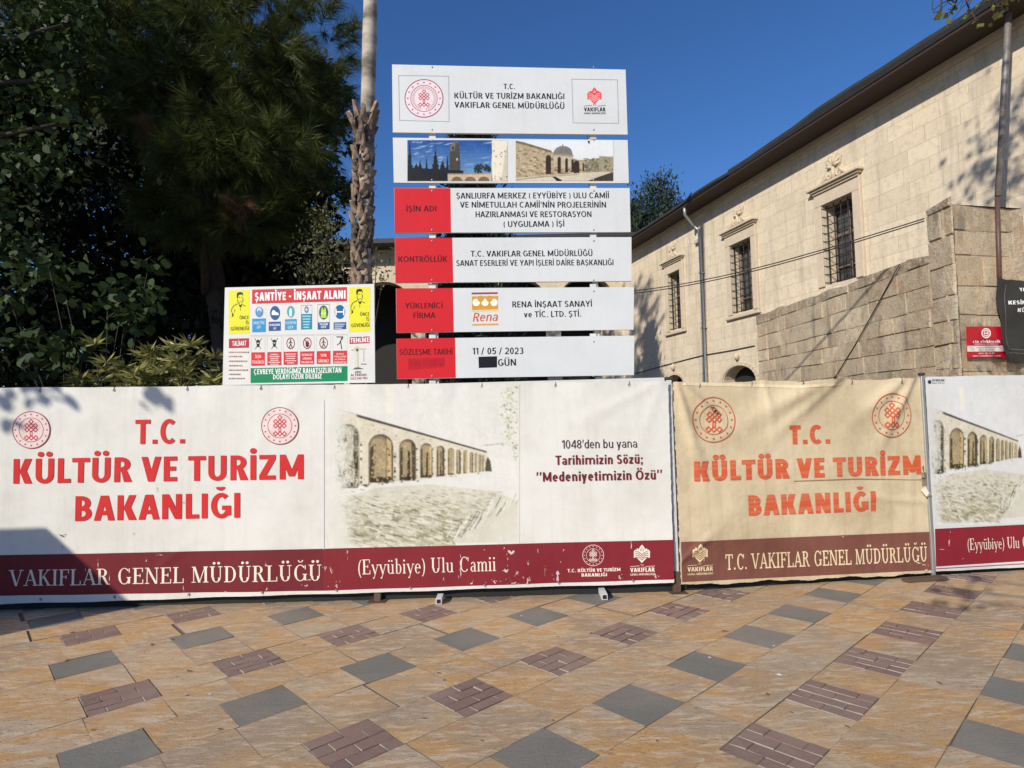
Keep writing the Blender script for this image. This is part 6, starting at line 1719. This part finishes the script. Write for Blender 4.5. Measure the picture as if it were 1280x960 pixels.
def lobe(px, py, rpx, depth, sq=1.0):
    p = at_depth(px, py, depth); r = rpx * depth / F
    return (p.x, p.y, p.z, r, r, r * sq)
def tree(name, label, cat, base, limbs, crown_V, nper, leafmat, group=None, crown='crown', bark='bark'):
    o = thing(name, label, cat, base, group)
    m = MB()
    for pts, rad in limbs: m.tube(pts, rad, 9)
    m.build('trunk', M[bark], o)
    np_mesh(crown, crown_V, nper, M[leafmat], o)
    return o
def limb(a, b, r0, r1, bend=.3, n=8, seed=1):
    r = random.Random(seed); a, b = Vector(a), Vector(b); d = b - a
    off = Vector((r.uniform(-1, 1), r.uniform(-1, 1), r.uniform(0, 1))) * bend
    return ([a + d * (i / n) + off * math.sin(math.pi * i / n) for i in range(n + 1)], [r0 + (r1 - r0) * i / n for i in range(n + 1)])

# the pine over the left half
gzv = lambda x, y: (x, y, gz(y))
PBASE = Vector(gzv(-5.9, 12.0))
PL_ = [lobe(275, 40, 75, 10.8, .8), lobe(335, 85, 62, 10.6, .75), lobe(225, 125, 70, 11.1, .8), lobe(300, 185, 75, 10.6, .7), lobe(265, 205, 62, 10.5, .6), lobe(355, 195, 55, 10.9, .7), lobe(375, 120, 60, 11.3, .8), lobe(395, 45, 55, 11.6, .8), lobe(400, 165, 48, 11.5, .8), lobe(408, 238, 36, 11.5, .5), lobe(260, 255, 38, 10.6, .5), lobe(150, 60, 100, 11.5, .8), lobe(180, -60, 130, 11.5, .8), lobe(320, -50, 90, 11.5, .8), lobe(250, -180, 170, 11.9, .8), lobe(60, -90, 130, 11.8, .8)]
V = np.concatenate([shoots(PL_[:12], 560, .30, 130, .40, .0042, .72), shoots([lobe(248, 292, 40, 10.9, .6), lobe(312, 284, 46, 10.8, .6), lobe(355, 262, 40, 11, .6), lobe(205, 262, 40, 11, .6)], 120, .3, 120, .4, .0045, .5), shoots(PL_[:12], 260, .4, 70, .4, .008, .2), shoots(PL_[12:], 480, .5, 70, .42, .009)])
lm_ = [limb(PBASE, PBASE + Vector((-.35, -.1, 6)), .26, .2, .2, 10, 2), limb(PBASE + Vector((-.35, -.1, 6)), PBASE + Vector((.1, .2, 11)), .2, .08, .4, 8, 3)]
for i, l in enumerate(PL_): lm_.append(limb(PBASE + Vector((-.3, -.1, min(9.5, max(3.2, l[2] - 1.0)))), (l[0], l[1], l[2]), .085, .02, .3, 7, 20 + i))
pt = tree('pine_tree', 'big pine with long drooping needle tufts and a bare trunk, behind the white banner', 'tree', PBASE, lm_, V, 3, 'pine')
dl = [lobe(185, 163, 9, 10.2), lobe(298, 262, 16, 10.1, .8), lobe(190, 160, 8, 10.1)]
np_mesh('dry_tufts', shoots(dl, 26, .25, 90, .2, .0035), 3, M['pine_dry'], pt)

# dark evergreen mass behind it, three trees
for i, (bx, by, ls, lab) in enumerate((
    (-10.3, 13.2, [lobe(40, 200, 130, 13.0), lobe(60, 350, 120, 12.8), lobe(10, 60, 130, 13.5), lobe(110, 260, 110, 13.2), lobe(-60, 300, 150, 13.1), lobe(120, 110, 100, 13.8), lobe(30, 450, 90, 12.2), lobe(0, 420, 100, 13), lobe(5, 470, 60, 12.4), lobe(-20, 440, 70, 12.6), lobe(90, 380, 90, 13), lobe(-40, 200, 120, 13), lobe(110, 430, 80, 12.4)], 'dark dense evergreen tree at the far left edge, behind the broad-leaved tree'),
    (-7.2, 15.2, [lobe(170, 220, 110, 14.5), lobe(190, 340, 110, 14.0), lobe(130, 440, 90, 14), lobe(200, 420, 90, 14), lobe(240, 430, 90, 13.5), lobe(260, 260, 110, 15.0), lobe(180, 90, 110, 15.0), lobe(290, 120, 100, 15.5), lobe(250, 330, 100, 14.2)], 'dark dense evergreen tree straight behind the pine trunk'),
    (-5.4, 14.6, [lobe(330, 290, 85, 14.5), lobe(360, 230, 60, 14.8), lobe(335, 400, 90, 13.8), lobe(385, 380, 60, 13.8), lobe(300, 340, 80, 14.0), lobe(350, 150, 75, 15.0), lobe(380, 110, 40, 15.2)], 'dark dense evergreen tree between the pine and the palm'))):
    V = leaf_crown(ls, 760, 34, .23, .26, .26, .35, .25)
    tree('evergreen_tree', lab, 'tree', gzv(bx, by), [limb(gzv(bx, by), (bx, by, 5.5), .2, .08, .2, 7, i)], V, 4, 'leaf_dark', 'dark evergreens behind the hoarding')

# broad-leaved tree at the far left; part of its crown reaches into the picture
BL = Vector(gzv(-8.9, 6.7))
ls = [(-10.2, 6.6, 7.2, 2.2, 2.0, 2.4), (-11.6, 5.6, 9.2, 2.2, 2.0, 2.2), (-9.6, 7.6, 9.6, 1.9, 1.7, 1.9), (-12, 7.0, 6.6, 2.0, 1.9, 2.0), (-8.6, 7.6, 6.0, 1.1, 1.0, 1.4)]
front = [lobe(30, 60, 36, 7.6), lobe(85, 30, 30, 7.6), lobe(20, 120, 34, 7.5), lobe(90, 100, 22, 7.6), lobe(25, 190, 32, 7.4), lobe(95, 150, 18, 7.5), lobe(60, 200, 20, 7.4), lobe(10, 260, 22, 7.3), lobe(30, 310, 24, 7.4)]
V = leaf_crown(ls, 560, 26, .20, .36, .3, .4, .2)
VF = leaf_crown(front, 110, 16, .10, .42, .13, .7, .3, leaf_round)
lsh = []
for px, py, n in ((14, 492, 7), (6, 512, 6), (38, 488, 5), (62, 488, 6), (70, 496, 4), (196, 484, 7), (188, 487, 4)):
    lsh.append((PL.at(px, py) + TOSUN / math.hypot(TOSUN.x, TOSUN.y) * 6.2, n))
VS = np.concatenate([leaf_round(np.array(p)[None] + rng.normal(size=(n, 3)) * .07, rng.normal(size=(n, 3)) + np.array([0, 0, -.6]), rng.uniform(.12, .2, n), .36) for p, n in lsh])
lm_ = [limb(BL, BL + Vector((-.3, -.6, 5)), .24, .16, .2, 8, 3)]
for i, l in enumerate(ls + front[:6]): lm_.append(limb(BL + Vector((-.25, -.5, min(5, max(2.6, l[2] - 1.5)))), l[:3], .08, .02, .3, 6, 50 + i))
for i, (p, n) in enumerate(lsh): lm_.append(limb(BL + Vector((-.3, -.6, 4.6)), p, .03, .006, .3, 7, 210 + i))
bt = tree('broadleaf_tree', 'broad-leaved tree with leaves lit in patches, at the far left edge', 'tree', BL, lm_, V, 4, 'leaf')
np_mesh('low_foliage', np.concatenate([VF, VS]), 8, M['leaf'], bt)

# low fig-like shrub and oleander just behind the hoarding
FB_ = Vector(gzv(-4.9, 7.0))
ls = [lobe(82, 372, 22, 6.9, .6), lobe(160, 372, 28, 6.9, .9), lobe(80, 437, 32, 6.8, .6), lobe(150, 395, 18, 6.8, .6), lobe(20, 430, 20, 6.9, .6), lobe(185, 335, 14, 7.0), lobe(10, 372, 16, 7), lobe(60, 330, 14, 7), lobe(135, 362, 10, 6.9)]
V = leaf_crown(ls, 52, 9, .12, .44, .10, .6, .2, leaf_round)
tree('fig_shrub', 'loose shrub with big rounded leaves catching light, behind the left emblem of the white banner', 'shrub', FB_, [limb(FB_, l[:3], .012, .004, .2, 6, 70 + i) for i, l in enumerate(ls)], V, 8, 'leaf', None, 'leaves')
OB = Vector(gzv(-3.6, 6.75))
tips = []
for (px, py) in ((100, 468), (125, 448), (138, 455), (160, 470), (180, 462), (196, 448), (216, 434), (224, 440), (245, 455), (262, 462), (275, 470), (110, 480), (150, 482), (200, 475), (235, 478), (268, 482), (175, 444), (205, 456)):
    d = 6.55 + R.uniform(0, .4); p = at_depth(px + R.uniform(-5, 5), py - 5 + R.uniform(-3, 6), d); tips.append(p)
Vs = []
for p in tips:
    for s in range(5):
        n = 22; c = np.array(p) + rng.normal(size=3) * np.array([.07, .08, .05]) - np.array([0, 0, .10 * s])
        a = rng.random(n) * 6.28; D = np.stack([np.cos(a), np.sin(a), rng.uniform(-.35, .9, n)], 1)
        Vs.append(leaf_quads(np.repeat(c[None], n, 0), D, rng.uniform(.14, .23, n), .075, .3))
V = np.concatenate(Vs)
tree('oleander_bush', 'bush of narrow yellow-green leaves peeping over the white banner, left of the safety sign', 'bush', OB, [limb(OB + Vector((R.uniform(-.5, .5), 0, 0)), p, .015, .005, .15, 6, 90 + i) for i, p in enumerate(tips)], V, 4, 'oleander', None, 'leaves')
SBs = Vector(gzv(-3.1, 10.2))
ls = [lobe(405, 300, 24, 10, 1), lobe(395, 335, 22, 10, .8), lobe(430, 330, 18, 10), lobe(415, 268, 14, 10), lobe(372, 320, 14, 10), lobe(470, 330, 10, 10.1, 2), lobe(478, 350, 9, 10.1)]
V = leaf_crown(ls, 75, 15, .09, .2, .14, .1, .1)
tree('olive_shrub', 'sparse pale olive shrub at the foot of the palm trunk', 'shrub', SBs, [limb(SBs, l[:3], .03, .006, .3, 6, 120 + i) for i, l in enumerate(ls)], V, 4, 'olive', None, 'leaves')

# the palm
pb, pm, pt_ = at_depth(447, 480, 9.2), at_depth(455, 150, 9.2), at_depth(459.5, 0, 9.2)
pbase = Vector((pb.x - .04, 9.2, gz(9)))
ptop = pm + (pt_ - pm) * 5.6
pa = thing('palm_tree', 'palm with smooth pale trunk above rough old leaf bases, left of the project sign', 'palm', pbase)
m = MB(); pts = [pbase.lerp(ptop, i / 40) for i in range(41)]; m.tube(pts, [.125 - .0006 * i + .003 * math.sin(i * 2.2) for i in range(41)], 16)
m.build('trunk', M['palm_trunk'], pa)
m = MB(); ax = (pm - pbase).normalized(); Lb = (pm - pbase).length; nb = 330
sx = Vector((1, 0, 0)); sy = ax.cross(sx).normalized(); sx = sy.cross(ax).normalized()
for i in range(nb):
    r = random.Random(i); h = Lb * (i + r.uniform(-.8, 1.8)) / nb; an = i * 2.39996 + r.uniform(-.35, .35)
    o_ = sx * math.cos(an) + sy * math.sin(an); tdir = ax.cross(o_)
    c = pbase + ax * h; w = .062 * r.uniform(.8, 1.2); ln = .17 * r.uniform(.6, 1.5) + (.08 if i > nb - 20 else 0); out = r.uniform(.0, .075) + (.06 if i > nb - 20 else 0)
    A_ = c + o_ * .14 - tdir * w; B_ = c + o_ * .14 + tdir * w; T1 = c + o_ * (.15 + out) + ax * ln - tdir * w * .35; T2 = c + o_ * (.15 + out) + ax * (ln * r.uniform(.8, 1)) + tdir * w * .35
    K1 = c + o_ * (.12 + out * .8) + ax * ln - tdir * w * .4; K2 = c + o_ * (.12 + out * .8) + ax * ln + tdir * w * .4; M1 = c + o_ * (.175 + out * .3) + ax * ln * .4
    m.mesh([A_, B_, T2, T1, K1, K2, c + o_ * .09 - tdir * w, c + o_ * .09 + tdir * w, M1], [(0, 1, 8), (1, 2, 8), (2, 3, 8), (3, 0, 8), (3, 2, 5, 4), (0, 3, 4, 6), (1, 7, 5, 2)])
for i in range(150):
    r = random.Random(900 + i); h = Lb * r.random() ** .8; an = r.uniform(0, 6.28); o_ = sx * math.cos(an) + sy * math.sin(an); c = pbase + ax * h + o_ * .17
    t1 = c + o_ * r.uniform(.02, .06) + ax * r.uniform(-.12, .10); m.tube([c, c.lerp(t1, .5) + o_ * .02, t1], [.006, .004, .001], 4, False)
m.build('leaf_bases', M['palm_boots'], pa)
Vs = []
for i in range(34):
    an = i * 2.4; el = 1.25 - 1.9 * i / 34; dirv = np.array([math.cos(an) * math.cos(el), math.sin(an) * math.cos(el), math.sin(el)])
    hub = np.array(ptop) + dirv * 1.1; n = 30
    f_ = np.linspace(-1.1, 1.1, n); side = unit(np.cross(dirv, [0, 0, 1.0])[None])[0]
    D = np.cos(f_)[:, None] * dirv + np.sin(f_)[:, None] * side + np.array([0, 0, -.2]) * np.abs(f_)[:, None]
    Vs.append(leaf_quads(np.repeat(hub[None], n, 0), D, np.full(n, .95), .03, .2))
    Vs.append(leaf_quads(np.array(ptop)[None], dirv[None], np.array([1.2]), .02))
np_mesh('fronds', np.concatenate(Vs), 4, M['palm_leaf'], pa)

# conifer hidden behind the sign panels (seen through the gaps, and as a shadow on the cream wall) and conifers beyond the roof
def conifer(name, label, base, top, rad, n, mat, per=18, size=.2, group=None, wid=.16, low=.08, zmin=None):
    base, top = Vector(base), Vector(top); H_ = top - base
    t = low + (1 - low) * rng.random(n) ** .85; a = rng.random(n) * 6.28
    prof_ = (np.sin(np.pi * np.clip(t, 0, 1) ** .55)) ** .8 * (.75 + .35 * np.sin(t * 37 + a * 3))
    rr_ = rad * prof_ * (rng.random(n) ** .4)
    C = np.array(base)[None] + t[:, None] * np.array(H_)[None] + np.stack([np.cos(a) * rr_, np.sin(a) * rr_, rng.normal(size=n) * .05], 1)
    d = np.stack([np.cos(a) * .5, np.sin(a) * .5, np.full(n, .75)], 1)
    C = np.repeat(C, per, 0); d = np.repeat(d, per, 0)
    P = C + rng.normal(size=C.shape) * size * .8
    V = leaf_quads(P, d + rng.normal(size=C.shape) * .4, size * rng.uniform(.6, 1.2, len(P)), wid)
    tree(name, label, 'tree', base, [limb(base, base.lerp(top, .97), rad * .12, .02, .05, 8, 5)], V, 4, mat, group)
conifer('cypress_tree', 'dark upright cypress hidden behind the project sign, seen in the gaps between its panels', gzv(-.75, 15.2), (-.95, 15.2, 10.1), 1.25, 900, 'conifer', 20, .22)
p = at_depth(826, 300, 36)
ls = [lobe(822, 238, 17, 36), lobe(808, 258, 22, 36), lobe(838, 262, 19, 36), lobe(818, 282, 30, 36), lobe(846, 288, 20, 36), lobe(800, 296, 22, 36), lobe(830, 228, 9, 36)]
V = leaf_crown(ls, 260, 26, .30, .16, .34, -.5, .45)
tree('conifer_tree', 'broad loose grey-green conifer beyond the roof, right of the project sign', 'tree', (p.x, 36, -.36), [limb((p.x, 36, -.36), (p.x, 36, ls[0][2]), .25, .04, .1, 8, 5)], V, 4, 'conifer')
p = at_depth(792, 262, 38); conifer('conifer_tree', 'lower conifer beyond the roof, mostly hidden by the edge of the project sign', (p.x - .3, 38, -.36), (p.x - .3, 38, p.z), 1.9, 700, 'conifer', 14, .38, None, .2, .3)

# plane tree behind the viewer: a few of its leaves hang into the picture at the top right, some throw shadows
TB = Vector(gzv(2.6, -1.6))
lm_ = [limb(TB, TB + Vector((.1, .1, 5)), .26, .2, .15, 8, 1), limb(TB + Vector((.1, .1, 5)), TB + Vector((-.4, .4, 12)), .2, .09, .4, 8, 2)]
Vs = []
def spray(c, n, r, size, src, rad=.05):
    c = Vector(c); lm_.append(limb(src, c, rad, .008, .25, 9, len(lm_)))
    P = np.array(c)[None] + rng.normal(size=(n, 3)) * r
    Vs.append(leaf_quads(P, rng.normal(size=(n, 3)) + np.array([0, 0, -.9]), size * rng.uniform(.6, 1.2, n), .42, .25))
    for i in range(min(n, 14)): lm_.append(limb(c, tuple(P[i]), .005, .002, .05, 4, 300 + i))
ST = TOSUN / math.hypot(TOSUN.x, TOSUN.y)
def upsun(p, t): return Vector(p) + ST * t
for px, py, t, n, r in ((1205, 741, 7.0, 10, .16), (1238, 756, 7.3, 7, .14), (1222, 725, 7.6, 6, .10), (1190, 735, 7.0, 5, .10)):
    spray(upsun(at_ground(px, py), t), n, r, .13, TB + Vector((.1, .1, 3.2)), .03)
for px, py, t, n, r in ((1232, 205, 9.5, 40, .30), (1262, 150, 9.8, 45, .35), (1272, 215, 9.2, 45, .35), (1240, 235, 9.5, 20, .22), (1262, 180, 9.6, 30, .3), (1275, 120, 9.5, 30, .3), (1215, 225, 9.5, 8, .12)):
    spray(upsun(PW.at(px, py), t), n, r, .16, TB + Vector((-.2, .2, 8.5)), .05)
for px, py, n, r in ((1185, 0, 4, .06), (1208, -14, 8, .12), (1250, -6, 10, .10), (1262, -2, 8, .07), (1240, -30, 14, .2), (1185, -40, 10, .2)):
    spray(at_depth(px, py, 5.2), n, r, .075, TB + Vector((.1, .2, 5.0)), .011)
for px, py, n in ((1220, 25, 2), (1176, 16, 2), (1258, 8, 4), (1192, 12, 2)):
    spray(at_depth(px, py, 5.2), n, .025, .075, at_depth(px + 10, -25, 5.2), .004)
pt2 = tree('plane_tree', 'tree with a few yellowing leaves hanging into the top right corner', 'tree', TB, lm_, np.concatenate(Vs), 4, 'autumn')

# a low branch on the left that throws leaf shadows on the top corner of the white banner
# ================================================================== LITTER
for i in range(26):
    px, py = R.uniform(20, 1260), R.uniform(765, 930)
    p = at_ground(px, py)
    s = R.uniform(.006, .016); a = R.uniform(0, 6.28); ca, sa = math.cos(a), math.sin(a)
    m = MB(); V = []
    for u, v, h in ((-1.6, 0, .25), (-.5, .7, .5), (.7, .55, .35), (1.7, 0, .6), (.6, -.6, .3), (-.6, -.65, .5), (0, 0, .05)):
        V.append((p.x + s * (u * ca - v * sa), p.y + s * (u * sa + v * ca), gz(p.y) + .011 + s * h * .6))
    m.mesh(V, [(0, 1, 6), (1, 2, 6), (2, 3, 6), (3, 4, 6), (4, 5, 6), (5, 0, 6)])
    tag(m.build('fallen_leaf', M['dry_leaf'], None, (p.x, p.y, gz(p.y) + .009)), 'small dry curled leaf lying on the paving', 'leaf', 'dry leaves scattered on the paving')

for i in range(9):
    p = at_ground(R.uniform(120, 1150), R.uniform(752, 880)); a = R.uniform(0, 6.28); q = R.uniform(.006, .014); ca, sa = math.cos(a), math.sin(a)
    m = MB(); B = [(-1.3, -.8, .1), (1.2, -.9, .3), (1.4, .7, .1), (.2, 1.0, .6), (-1.1, .8, .2)]
    m.mesh([(p.x + q * (u * ca - v * sa), p.y + q * (u * sa + v * ca), gz(p.y) + .013 + q * h * .5) for u, v, h in B] + [(p.x, p.y, gz(p.y) + .012)], [(i_, (i_ + 1) % 5, 5) for i_ in range(5)])
    tag(m.build('paper_scrap', M['white_metal'], None, (p.x, p.y, gz(p.y) + .01)), 'tiny crumpled white paper scrap lying on the paving', 'litter', 'paper scraps on the paving')
